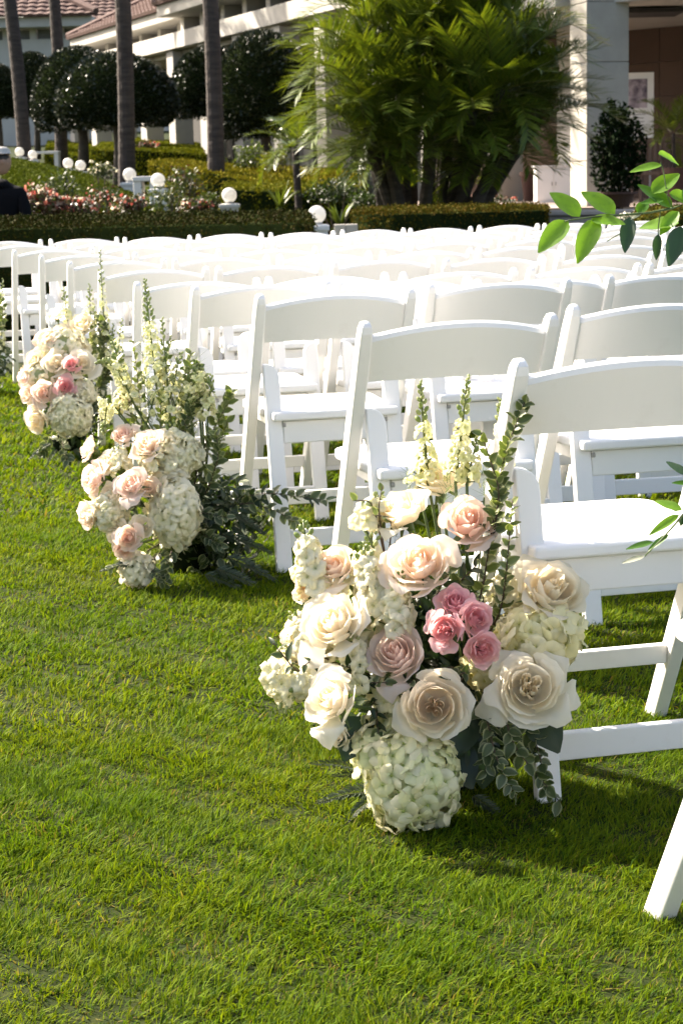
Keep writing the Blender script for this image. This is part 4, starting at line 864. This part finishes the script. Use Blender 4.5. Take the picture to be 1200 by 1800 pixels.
def sprig(parent, pts, leaves, n, name='foliage_sprig', seed=0, split=True, sc=1.0, m='twig', rad=.0016, tilt=.9, side=1.0):
    """leafy shoot along pts"""
    g = np.random.default_rng(seed); P = np.array(pts, float); s = np.linspace(0, 1, len(P)); sp = np.linspace(0, 1, 14); Q = np.stack([np.interp(sp, s, P[:, k]) for k in range(3)], 1)
    Q[1:-1] = (Q[:-2]+Q[1:-1]*2+Q[2:])/4
    mb = MB(); mb.tube(Q, np.linspace(rad*1.4, rad*.5, 14), 5); o = link(name, mb.mesh(name, M[m], smooth=True), parent); items = []
    for i in range(n):
        t = .08+.92*(i+.5)/n; p = np.array([np.interp(t, sp, Q[:, k]) for k in range(3)]); tan = np.array([np.interp(min(1, t+.05), sp, Q[:, k])-np.interp(t-.05, sp, Q[:, k]) for k in range(3)]); tan /= np.linalg.norm(tan)+1e-9
        a = i*2.39996+g.normal(0, .3); B = basis(tan); d = B@np.array([math.cos(a)*tilt, math.sin(a)*tilt, .55+.25*t]); d /= np.linalg.norm(d)
        up = np.array([-.15, -.7, .75])+g.normal(0, .35, 3); x = np.cross(d, up); x /= np.linalg.norm(x); R = np.stack([x, d, np.cross(x, d)], 1)
        items.append((leaves[int(g.integers(len(leaves)))], R, sc*g.uniform(.7, 1.15)*(1-.25*t), p))
    if split:
        for me, R, k, p in items: q = link('leaf', me, o); q.matrix_local = mat4(R*k, p)
    else: joined('leaves', items, o, M['leaf'])
    return o
def foam_base(parent, r, h):
    r = r*.72
    mb = MB(); mb.lathe([(0, 0), (r*.9, 0), (r, h*.3), (r*.95, h*.8), (r*.6, h), (0, h*1.03)], 18); return mb.build('foam_base', M['foam'], parent, smooth=True)
CREAM = dict(inner=(.90, .84, .68), outer=(.90, .87, .76)); PEACH = dict(inner=(.90, .74, .64), outer=(.90, .83, .76)); BLUSH = dict(inner=(.88, .70, .65), outer=(.89, .79, .75)); TAN = dict(inner=(.80, .58, .50), outer=(.86, .72, .66)); IVORY = dict(inner=(.90, .84, .70), outer=(.90, .89, .82)); PINK = dict(inner=(.80, .40, .46), outer=(.88, .60, .65))

# ------------------------------------------------------------------ the foremost arrangement, by the nearest chair
def arrangement_front():
    base = np.array([.165, 3.13, 0.0]); t = thing('floral_arrangement', base, 'foremost floral arrangement of cream and pink roses beside the nearest chair', 'floral arrangement', 'aisle floral arrangements')
    W = lambda px, py, d: U(px, py, d)-base
    foam_base(t, .085, .16)
    core = np.array([0, .0, .13])
    # px, py, diameter px, distance, facing (right, towards-camera = -y, up), colours, spin/seed, openness, pointed tips
    roses = [(698, 888, 108, 3.12, (-.35, -.45, .80), CREAM, 1, .75, .10), (820, 912, 108, 3.06, (.12, -.72, .70), TAN, 2, .75, .10), (736, 985, 128, 2.99, (-.12, -.78, .62), PEACH, 3, .8, .12), (584, 988, 92, 3.06, (-.30, -.70, .66), PEACH, 4, .8, .12),
             (578, 1092, 128, 2.97, (-.40, -.75, .50), IVORY, 5, 1.0, .22), (514, 1110, 82, 3.05, (-.72, -.55, .42), PEACH, 6, .8, .15), (694, 1147, 112, 2.95, (-.22, -.80, .58), BLUSH, 7, .9, .18), (574, 1222, 122, 2.87, (-.50, -.72, .45), IVORY, 8, .85, .15),
             (762, 1240, 128, 2.88, (.02, -.97, .20), dict(inner=(.90, .76, .64), outer=(.90, .87, .78)), 9, .9, .20), (932, 1208, 140, 2.91, (.10, -.95, .28), IVORY, 10, 1.15, .45), (974, 1032, 124, 3.02, (.38, -.72, .60), CREAM, 11, 1.0, .20), (486, 1165, 66, 3.02, (-.8, -.5, .3), IVORY, 12, .9, .1), (592, 1296, 56, 2.95, (-.35, -.7, -.25), IVORY, 13, .8, .3), (530, 1036, 52, 3.08, (-.6, -.5, .55), PEACH, 14, .6, .1),
             (775, 828, 110, 3.22, (.1, -.3, .95), CREAM, 15, 1.1, .1)]
    for px, py, dia, d, f, col, sd, op, pt in roses:
        p = W(px, py, d); R = dia*d/3200*.5*1.08; f = np.array(f)+np.array([-.10, 0, .12]); f = f/np.linalg.norm(f); b = p-f*R*.55
        pet = rose_petals(R*.93, n=38 if sd in (9, 10, 11) else ((20+sd*5 % 9) if dia > 70 else 16), seed=sd*7+1, openk=op*(.8+.1*(sd % 4)), point=pt, ruff=.034, quart=sd in (9, 10, 11), hk=.82+.07*(sd % 4), **col); o = head_on(t, b, f, pet, split=8 if dia > 80 else 5, spin=sd*1.3, R=R)
        s = stem_to(t, b-f*R*.3, core+np.array([p[0]*.25, p[1]*.2, 0]), .0032); 
    for px, py, dia, d, f, sd in ((800, 1057, 68, 2.95, (-.05, -.75, .65), 21), (781, 1106, 70, 2.91, (-.35, -.88, .25), 22), (838, 1088, 64, 2.92, (.25, -.88, .38), 23), (848, 1143, 64, 2.90, (.22, -.95, .05), 24)):
        p = W(px, py, d); R = dia*d/3200*.5; f = np.array(f)/np.linalg.norm(f); o = head_on(t, p-f*R*.5, f, rose_petals(R*1.05, n=30, seed=sd, openk=.8, ruff=.05, point=.0, quart=sd % 2 == 0, **PINK), split=6, spin=sd, name='spray_rose', R=R); tag(o, 'small ruffled pink spray rose'); stem_to(t, p-f*R*.8, core+np.array([.02, 0, .05]), .0026)
    hydrangea(t, W(728, 1372, 2.93), (.082, .075, .092), HYD, 125, 1, fscale=1.0); hydrangea(t, W(668, 1318, 2.97), (.052, .05, .055), HYD, 60, 4, fscale=.95)
    hydrangea(t, W(948, 1118, 3.02), (.074, .065, .060), HYD_Y, 92, 2); hydrangea(t, W(860, 1170, 3.02), (.04, .04, .05), HYD_Y, 40, 6); stem_to(t, W(728, 1350, 2.97), core, .005); stem_to(t, W(940, 1130, 3.05), core, .005)
    for a, b, n, r0, sd in (((552, 1050, 3.06), (533, 918, 3.09), 34, .028, 1), ((655, 1075, 3.02), (640, 958, 3.02), 34, .026, 2), ((690, 1120, 2.99), (700, 1010, 3.0), 30, .032, 3), ((590, 1175, 3.03), (500, 1140, 3.03), 26, .026, 4), ((640, 1210, 2.98), (615, 1120, 2.98), 26, .030, 5), ((560, 1190, 2.99), (510, 1220, 2.97), 22, .028, 6), ((480, 1170, 3.0), (505, 1245, 2.96), 16, .022, 9), ((640, 1060, 3.06), (655, 940, 3.08), 30, .036, 16), ((610, 1160, 3.02), (640, 1080, 3.04), 30, .034, 17), ((700, 1230, 2.99), (655, 1200, 2.99), 24, .034, 18), ((880, 1060, 3.08), (905, 1010, 3.1), 22, .03, 19), ((545, 1150, 3.03), (520, 1080, 3.05), 26, .034, 20), ((640, 930, 3.12), (665, 870, 3.14), 18, .026, 21)):
        a_, b_ = W(*a), W(*b); spike(t, a_, b_, STK, n, 'stock_spike', r0, .010, 1.0, .7, .28, sd, split=True); stem_to(t, a_, core, .0035)
    for a, b, n, r0, sd in (((752, 850, 3.2), (738, 672, 3.2), 38, .019, 11), ((800, 850, 3.16), (822, 662, 3.16), 46, .020, 12), ((884, 820, 3.2), (878, 702, 3.22), 26, .016, 13), ((735, 860, 3.2), (745, 790, 3.22), 14, .024, 14), ((820, 850, 3.14), (838, 770, 3.16), 16, .022, 15)):
        a_, b_ = W(*a), W(*b); spike(t, a_, b_, DEL, n, 'larkspur_spike', r0, .004, 1.0, .55, .42, sd, split=True); stem_to(t, a_, core, .0028)
    for i, (px, py, d) in enumerate(((800, 850, 3.12), (850, 830, 3.16), (715, 850, 3.2), (690, 960, 3.1), (770, 875, 3.1))):
        q = link('wisp', WISP, t); q.matrix_local = mat4(basis((.1*i-.2, -.2, 1), i)*.9, W(px, py, d)-np.array([0, 0, .045])); stem_to(t, W(px, py, d)-np.array([0, 0, .045]), core, .0016)
    # variegated shoots: tall right one, side shoots, and the dark trailing one
    sprig(t, [core, W(845, 1060, 3.08), W(868, 900, 3.06), W(885, 800, 3.06), W(922, 705, 3.05)], VARB+VAR, 76, seed=1, sc=.95); sprig(t, [W(866, 950, 3.06), W(878, 860, 3.05), W(845, 760, 3.05)], VAR+VARB, 26, seed=2, sc=.85); sprig(t, [core, W(880, 1080, 3.05), W(890, 1000, 3.02), W(900, 880, 3.02)], VARB, 40, seed=3, sc=.85)
    for k, (q, n) in enumerate((((W(880, 1230, 2.95), W(900, 1310, 2.92), W(985, 1412, 2.92)), 34), ((W(850, 1240, 2.95), W(870, 1330, 2.90), W(905, 1400, 2.88)), 32), ((W(900, 1240, 2.97), W(945, 1310, 2.95), W(960, 1390, 2.93)), 30), ((W(850, 1250, 2.97), W(862, 1300, 2.92), W(850, 1370, 2.92)), 20))):
        sprig(t, (core+np.array([.05, -.02, .05]),)+q, VAR, n, seed=10+k, sc=.95)
    for k, (a, b, n) in enumerate((((520, 1180, 2.98), (480, 1130, 2.96), 10), ((640, 1180, 2.98), (600, 1170, 2.95), 14), ((610, 1200, 2.99), (680, 1200, 2.93), 14), ((660, 1240, 2.97), (665, 1290, 2.93), 14), ((680, 1200, 3.0), (640, 1260, 2.94), 16), ((770, 1180, 2.98), (720, 1200, 2.92), 14), ((800, 1170, 2.98), (745, 1185, 2.92), 12), ((820, 1180, 2.98), (790, 1195, 2.9), 10), ((700, 1060, 3.05), (735, 1050, 3.0), 8), ((560, 1150, 3.0), (535, 1170, 2.95), 8), ((760, 1060, 3.05), (790, 1000, 3.02), 14), ((800, 1030, 3.08), (840, 990, 3.05), 18), ((780, 1030, 3.1), (810, 950, 3.1), 16))):
        sprig(t, [core*.6+W(*a)*.4, W(*a), W(*b)], VAR[:2]+DKL, n, seed=30+k, sc=.8)
    for k, (px, py, px2, py2) in enumerate(((670, 1370, 590, 1350), (665, 1390, 560, 1395), (660, 1400, 600, 1440), (690, 1330, 600, 1300), (830, 1400, 900, 1440), (680, 1420, 640, 1460), (870, 1290, 960, 1330), (620, 1350, 552, 1330))):
        a, b = W(px, py, 3.0), W(px2, py2, 2.96); d = (b-a)/np.linalg.norm(b-a); x = np.cross(d, (0, -.3, 1.0)); x /= np.linalg.norm(x); q = link('fern_leaf', FERN, t); q.matrix_local = mat4(np.stack([x, d, np.cross(x, d)], 1)*np.linalg.norm(b-a)/.11, a)
    for k, (px, py, px2, py2) in enumerate(((935, 1250, 985, 1320), (820, 1250, 800, 1330), (850, 1300, 850, 1400), (790, 1310, 830, 1380), (640, 1260, 600, 1340))):
        a, b = W(px, py, 2.98), W(px2, py2, 2.93); d = (b-a)/np.linalg.norm(b-a); x = np.cross(d, (0, -1.0, .6)); x /= np.linalg.norm(x); q = link('leaf', BIG, t); q.matrix_local = mat4(np.stack([x, d, np.cross(x, d)], 1)*.95, a); q['label'] = 'broad dark green leaf'; stem_to(t, a, core, .002)
    rr = np.random.default_rng(8); items = []
    for i in range(820):     # dense dark filler leaves round the foam
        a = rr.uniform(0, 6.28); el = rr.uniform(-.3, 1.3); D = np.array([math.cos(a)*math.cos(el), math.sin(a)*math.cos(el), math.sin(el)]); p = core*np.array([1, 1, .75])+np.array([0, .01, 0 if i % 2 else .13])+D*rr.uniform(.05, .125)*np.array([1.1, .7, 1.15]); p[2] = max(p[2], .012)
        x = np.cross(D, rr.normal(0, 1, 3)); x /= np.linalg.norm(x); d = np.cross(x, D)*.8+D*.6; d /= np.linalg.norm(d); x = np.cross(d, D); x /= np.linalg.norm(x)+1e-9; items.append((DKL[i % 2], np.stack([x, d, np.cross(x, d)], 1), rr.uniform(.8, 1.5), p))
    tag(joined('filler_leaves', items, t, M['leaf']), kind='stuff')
    for k, (px, py, px2, py2) in enumerate(((655, 870, 620, 880), (664, 885, 672, 855), (690, 900, 655, 905))):
        a, b = W(px, py+10, 3.1), W(px2, py2, 3.08); sprig(t, [core, W(680, 1000, 3.12), a, b], VARB, 7, seed=60+k, sc=.7)
    return t
arrangement_front()

# ------------------------------------------------------------------ second and third arrangements
def arrangement(base, label, roses, hyds, stocks, dels, sprigs, dark, wisps=(), sc=1.0, lod=24, filler=(300, .15), ferns=()):
    base = np.array(base); t = thing('floral_arrangement', base, label, 'floral arrangement', 'aisle floral arrangements'); W = lambda px, py, d: U(px, py, d)-base
    foam_base(t, .085, .15); core = np.array([0, 0, .13])
    for i, (px, py, dia, d, f, col) in enumerate(roses):
        p = W(px, py, d); R = dia*d/3200*.5*1.02; f = np.array(f)/np.linalg.norm(f); b = p-f*R*.55; head_on(t, b, f, rose_petals(R*.95, n=lod, seed=200+i+int(px), openk=.6+.12*(i % 5), point=.12, ruff=.04, hk=.8+.08*(i % 4), quart=(i % 5 == 0), nu=7, nv=6, **col), split=5, spin=i, R=R); stem_to(t, b-f*R*.3, core+p*np.array([.2, .2, 0]), .0032)
    for i, (px, py, d, r, fm, n) in enumerate(hyds): hydrangea(t, W(px, py, d), r, fm, n, 50+i+int(px), split=False); stem_to(t, W(px, py, d+.03), core, .005)
    for i, (a, b, n, r0) in enumerate(stocks): spike(t, W(*a), W(*b), STK, n, 'stock_spike', r0, .012, 1.05, .7, .2, 70+i); stem_to(t, W(*a), core, .0035)
    for i, (a, b, n, r0, bend) in enumerate(dels): spike(t, W(*a), W(*b), DEL, n, 'larkspur_spike', r0, .005, 1.1, .55, .42, 90+i, bend=bend); stem_to(t, W(*a), core, .0026)
    for i, (pts, fm, n, k) in enumerate(sprigs): sprig(t, [core]+[W(*q) for q in pts], fm, n, seed=110+i, split=False, sc=k)
    for i, (px, py, d) in enumerate(wisps): q = link('wisp', WISP, t); q.matrix_local = mat4(basis((.2*math.sin(i*2), -.2, 1), i)*1.7, W(px, py, d)-np.array([0, 0, .07])); stem_to(t, W(px, py, d)-np.array([0, 0, .07]), core, .0018)
    rr = np.random.default_rng(int(base[1]*100)); items = []; c0 = np.array([dark[0], dark[1], dark[2]]); rd = np.array(dark[3:6])
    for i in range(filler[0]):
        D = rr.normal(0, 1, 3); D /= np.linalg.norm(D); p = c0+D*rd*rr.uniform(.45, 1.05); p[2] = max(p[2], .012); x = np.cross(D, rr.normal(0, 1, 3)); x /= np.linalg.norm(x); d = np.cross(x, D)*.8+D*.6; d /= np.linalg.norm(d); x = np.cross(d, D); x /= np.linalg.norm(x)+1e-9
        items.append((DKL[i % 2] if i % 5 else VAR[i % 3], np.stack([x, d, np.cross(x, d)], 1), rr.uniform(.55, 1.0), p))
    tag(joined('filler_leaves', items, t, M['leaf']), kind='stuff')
    for (px, py, px2, py2, d) in ferns:
        a, b = W(px, py, d), W(px2, py2, d-.03); a[2] = max(a[2], .02); b[2] = max(b[2], .012); dv = (b-a)/np.linalg.norm(b-a); x = np.cross(dv, (0, -.3, 1.0)); x /= np.linalg.norm(x); q = link('fern_leaf', FERN, t); q.matrix_local = mat4(np.stack([x, dv, np.cross(x, dv)], 1)*np.linalg.norm(b-a)/.11, a)
    return t
b2 = UZ(335, 1005, 0.0)
arrangement(b2, 'second floral arrangement with tall larkspur and pale roses, middle of the aisle',
    [(150, 785, 52, 4.95, (-.85, -.35, .45), PEACH), (216, 762, 52, 4.95, (-.2, -.6, .7), BLUSH), (257, 778, 64, 4.88, (-.35, -.65, .65), PEACH), (160, 838, 62, 4.88, (-.75, -.6, .3), BLUSH), (228, 848, 70, 4.80, (-.25, -.75, .6), BLUSH), (262, 855, 46, 4.84, (.3, -.8, .5), PEACH), (150, 905, 62, 4.86, (-.8, -.5, -.1), PEACH), (226, 945, 52, 4.76, (-.1, -.95, .2), BLUSH), (192, 872, 56, 4.84, (-.5, -.75, .3), IVORY), (200, 938, 54, 4.82, (-.6, -.75, .0), IVORY), (250, 925, 48, 4.80, (.1, -.9, .3), IVORY), (215, 702, 46, 5.05, (-.5, -.3, .8), PEACH), (215, 968, 44, 4.78, (-.3, -.9, -.2), BLUSH), (182, 812, 46, 4.9, (-.5, -.6, .5), IVORY)],
    [(318, 800, 4.95, (.055, .05, .06), STK, 70), (195, 900, 4.86, (.05, .045, .05), STK, 50), (308, 905, 4.86, (.075, .07, .095), HYD_W, 120), (240, 1000, 4.82, (.05, .045, .045), HYD_W, 46), (300, 840, 4.92, (.05, .045, .04), HYD_W, 46)],
    [((305, 835, 4.92), (300, 745, 4.96), 40, .045), ((275, 820, 4.9), (250, 800, 4.9), 26, .035), ((215, 830, 4.9), (205, 790, 4.92), 22, .03), ((350, 720, 5.05), (352, 650, 5.08), 26, .03)],
    [((275, 680, 5.05), (255, 492, 5.1), 70, .030, (0, 0, 0)), ((300, 700, 5.05), (318, 620, 5.1), 22, .022, (0, 0, 0)), ((240, 720, 5.0), (170, 640, 5.0), 34, .022, (.0, 0, .05)), ((190, 700, 5.0), (182, 762, 4.98), 26, .022, (0, 0, 0)), ((330, 700, 5.0), (375, 690, 4.98), 26, .022, (0, 0, .05)), ((230, 700, 5.05), (195, 590, 5.1), 26, .018, (0, 0, 0)), ((355, 720, 5.0), (345, 640, 5.05), 30, .028, (0, 0, 0)), ((260, 740, 5.0), (300, 590, 5.1), 24, .018, (0, 0, 0)), ((210, 730, 5.0), (215, 610, 5.1), 30, .02, (0, 0, 0)), ((300, 740, 5.0), (285, 560, 5.12), 40, .024, (0, 0, 0)), ((330, 740, 5.02), (325, 640, 5.1), 34, .028, (0, 0, 0)), ((365, 740, 4.98), (372, 660, 5.0), 26, .024, (0, 0, 0))],
    [(((240, 760, 5.02), (215, 680, 5.05), (205, 630, 5.05)), VARB, 44, 1.1), (((280, 760, 5.05), (285, 680, 5.08), (300, 600, 5.1)), VARB, 40, 1.0), (((320, 760, 5.05), (330, 690, 5.08), (335, 620, 5.1)), VARB, 44, 1.1), (((250, 760, 5.05), (245, 690, 5.08), (235, 600, 5.1)), VARB, 36, 1.0), (((370, 850, 4.95), (385, 800, 4.92), (380, 760, 4.92)), VARB+VAR, 40, 1.1), (((350, 800, 5.0), (395, 720, 4.98), (405, 690, 4.98)), VARB, 44, 1.25), (((370, 830, 5.0), (400, 740, 4.98)), VARB, 30, 1.2), (((400, 880, 4.98), (470, 865, 4.92), (575, 880, 4.86)), VAR+DKL, 56, 1.2), (((430, 880, 4.94), (490, 900, 4.9), (520, 920, 4.9)), VAR, 22, 1.1), (((300, 970, 4.85), (290, 1030, 4.8)), VAR, 30, 1.1), (((360, 940, 4.88), (390, 960, 4.82)), VAR, 36, 1.1), (((350, 900, 4.9), (400, 910, 4.84)), VAR, 30, 1.1), (((240, 980, 4.85), (195, 1000, 4.8)), VARB, 24, 1.0), (((260, 990, 4.82), (285, 1025, 4.76)), VAR, 24, 1.0), (((240, 860, 4.9), (235, 900, 4.8)), VAR+DKL, 20, 1), (((340, 700, 5.05), (350, 640, 5.05)), VAR, 40, 1.0), (((320, 760, 5.0), (345, 700, 5.0)), VAR, 40, 1.0)],
    (.07, .0, .13, .15, .12, .15), wisps=((340, 740, 5.0), (330, 680, 5.0), (360, 700, 5.0), (260, 660, 5.0), (300, 650, 5.05), (270, 720, 5.0), (300, 730, 5.0), (250, 740, 5.0), (320, 700, 5.05), (235, 690, 5.05), (285, 690, 5.05)), filler=(820, .2),
    ferns=((390, 940, 480, 960, 4.9), (400, 980, 490, 1010, 4.85), (380, 1000, 470, 1040, 4.8), (400, 900, 470, 930, 4.92), (360, 1010, 440, 1040, 4.78), (240, 990, 175, 995, 4.8)))
b3 = UZ(118, 790, 0.0)
arrangement(b3, 'third floral arrangement, rounded, of cream and pink roses at the left',
    [(97, 548, 38, 7.25, (-.2, -.4, .9), CREAM), (143, 567, 52, 7.2, (-.1, -.7, .7), CREAM), (72, 594, 40, 7.2, (-.5, -.6, .6), TAN), (93, 598, 42, 7.12, (.0, -.8, .6), BLUSH), (57, 632, 40, 7.1, (-.5, -.8, .3), CREAM), (98, 638, 58, 7.05, (-.1, -.9, .4), IVORY), (146, 640, 56, 7.05, (.2, -.9, .3), IVORY), (40, 664, 38, 7.1, (-.8, -.6, .1), BLUSH), (74, 690, 50, 7.0, (-.2, -.95, .2), BLUSH), (115, 678, 42, 7.0, (.1, -.9, .3), PINK), (46, 694, 40, 7.05, (-.7, -.7, .0), PEACH), (64, 742, 52, 7.0, (-.4, -.85, -.2), CREAM), (138, 612, 46, 7.15, (.2, -.7, .6), IVORY), (112, 582, 40, 7.2, (.1, -.6, .7), CREAM), (60, 718, 36, 7.02, (-.6, -.8, -.1), IVORY), (125, 640, 34, 7.02, (0, -.9, .4), PINK)],
    [(110, 610, 7.16, (.10, .07, .08), HYD_W, 90), (80, 660, 7.12, (.09, .06, .08), HYD_W, 70), (125, 728, 7.02, (.085, .075, .085), STK, 130), (148, 690, 7.06, (.05, .05, .05), HYD_W, 44)],
    [((105, 620, 7.2), (110, 580, 7.2), 26, .05)],
    [((170, 640, 7.2), (165, 540, 7.25), 30, .028, (0, 0, 0)), ((185, 600, 7.2), (176, 440, 7.3), 40, .022, (0, 0, 0)), ((190, 650, 7.15), (200, 570, 7.2), 26, .026, (0, 0, 0)), ((120, 570, 7.25), (112, 505, 7.3), 20, .02, (0, 0, 0)), ((160, 580, 7.25), (158, 500, 7.3), 26, .03, (0, 0, 0)), ((205, 640, 7.1), (215, 560, 7.15), 20, .022, (0, 0, 0))],
    [(((170, 660, 7.2), (185, 600, 7.2), (180, 560, 7.2)), VAR+VARB, 60, 1.4), (((170, 690, 7.2), (200, 640, 7.15)), VAR, 50, 1.4), (((160, 640, 7.25), (165, 580, 7.25)), VARB, 50, 1.3), (((90, 770, 7.05), (70, 800, 7.0)), VAR, 30, 1.3), (((110, 780, 7.0), (120, 810, 6.95)), VAR, 26, 1.3)],
    (.04, 0, .16, .15, .12, .19), wisps=((180, 640, 7.15), (160, 620, 7.2)), filler=(700, .2), lod=20, ferns=((90, 780, 50, 800, 7.0), (130, 790, 170, 815, 6.98), (100, 790, 80, 815, 6.95)))
b4 = UZ(-48, 680, 0.0)
arrangement(b4, 'fourth floral arrangement mostly cut off by the left edge', [(-40, 520, 40, 9.6, (.2, -.8, .5), CREAM), (-60, 560, 44, 9.5, (0, -.9, .4), IVORY), (-30, 600, 40, 9.5, (.3, -.9, .2), BLUSH), (-55, 610, 40, 9.5, (-.2, -.9, .2), PEACH)], [(-40, 570, 9.55, (.08, .07, .08), HYD_W, 60)], [], [((-6, 600, 9.55), (6, 490, 9.6), 34, .035, (0, 0, 0)), ((-2, 620, 9.5), (8, 560, 9.5), 22, .03, (0, 0, 0))], [(((-15, 600, 9.5), (6, 560, 9.5), (2, 520, 9.5)), VARB, 50, 1.6), (((-15, 620, 9.5), (8, 610, 9.5)), VAR, 40, 1.6)], (.1, 0, .14, .12, .1, .15), filler=(400, .2), lod=18)

# ------------------------------------------------------------------ leafy branches reaching in from the right
def branch(label, stem_px, leaves, d, foot, twigs=()):
    t = thing('leafy_branch', foot, label, 'branch', 'leafy branches at the right edge'); foot = np.array(foot); S = [U(*q, d)-foot for q in stem_px]; c0 = S[0]
    ctrl = [np.zeros(3), np.array([c0[0]*.3+.16, 0, c0[2]*.55]), np.array([c0[0]*.55+.22, c0[1]*.6, c0[2]*.95]), c0]; up = bez(np.array(ctrl), np.linspace(0, 1, 14))
    mb = MB(); P = np.concatenate([up, S[1:]]); mb.tube(P, np.concatenate([np.linspace(.004, .0022, 14), np.linspace(.0020, .0009, len(S)-1)]), 6); mb.build('stem', M['stem'], t, smooth=True)
    for i, (bx_, by_, tx, ty, w, tone, dd) in enumerate(leaves):
        a, b = U(bx_, by_, d)-foot, U(tx, ty, d+dd)-foot; v = b-a; L = np.linalg.norm(v); v /= L; Wd = w*d/3200; up_ = np.array([.15*math.sin(i*2.1), -.65, .75]); x = np.cross(v, up_); x /= np.linalg.norm(x)
        col = {'b': ((.16, .34, .030), (.20, .38, .06)), 'g': ((.075, .20, .025), (.10, .24, .05)), 'd': ((.035, .085, .035), (.05, .10, .05)), 'w': ((.50, .52, .44), (.55, .57, .5))}[tone]
        q = link('leaf', leaf_mesh('leaf', L, Wd*1.12, col, fold=.30, curl=.12, m='leaf_fresh' if tone in 'bg' else 'leaf', nv=10, wavy=.02, seed=i), t); q.matrix_local = mat4(np.stack([x, v, np.cross(x, v)], 1), a)
    for tw in twigs: mb = MB(); mb.tube([U(*q, d)-foot for q in tw], .0009, 5); mb.build('twig', M['stem'], t)
branch('bright green leafy branch hanging in at the upper right edge', [(1225, 352), (1180, 366), (1140, 374), (1090, 378), (1045, 381), (1000, 387), (990, 390)],
    [(1018, 381, 967, 336, 34, 'b', .02), (997, 388, 945, 442, 34, 'b', -.02), (1080, 376, 1022, 335, 32, 'b', .02), (1048, 385, 1014, 461, 34, 'b', -.03), (1038, 386, 1098, 392, 26, 'b', -.02), (1107, 382, 1097, 443, 24, 'd', -.02), (1192, 392, 1122, 398, 28, 'b', .02), (1162, 290, 1106, 300, 16, 'b', .0), (1156, 270, 1194, 288, 22, 'b', .02), (1146, 340, 1193, 303, 30, 'b', .02), (1180, 366, 1121, 322, 28, 'g', .02), (1165, 352, 1125, 356, 14, 'g', 0), (1175, 340, 1215, 356, 26, 'b', 0), (1196, 398, 1175, 467, 30, 'd', -.02), (1156, 412, 1152, 457, 14, 'd', 0), (1192, 372, 1158, 412, 24, 'b', 0), (1120, 375, 1138, 352, 18, 'g', .02), (1195, 355, 1230, 330, 28, 'g', 0), (1105, 385, 1128, 373, 10, 'w', 0)],
    2.6, (.72, 2.72, 0), twigs=(((1160, 370), (1156, 400), (1156, 412)), ((1180, 366), (1172, 345), (1165, 300), (1160, 285)), ((1100, 379), (1090, 410), (1066, 424))))
branch('small leafy branch tip in front of the nearest seat at right edge', [(1230, 850), (1205, 898), (1185, 922), (1160, 950), (1132, 978)],
    [(1197, 897, 1150, 879, 17, 'b', .02), (1192, 905, 1140, 939, 14, 'b', -.02), (1147, 953, 1099, 964, 11, 'g', 0), (1174, 940, 1137, 967, 10, 'g', 0), (1131, 978, 1092, 989, 9, 'w', 0), (1207, 835, 1170, 810, 14, 'd', .02), (1212, 850, 1180, 848, 9, 'g', 0), (1200, 880, 1230, 870, 14, 'g', 0), (1200, 905, 1195, 925, 10, 'd', 0)], 2.62, (.76, 2.82, 0))
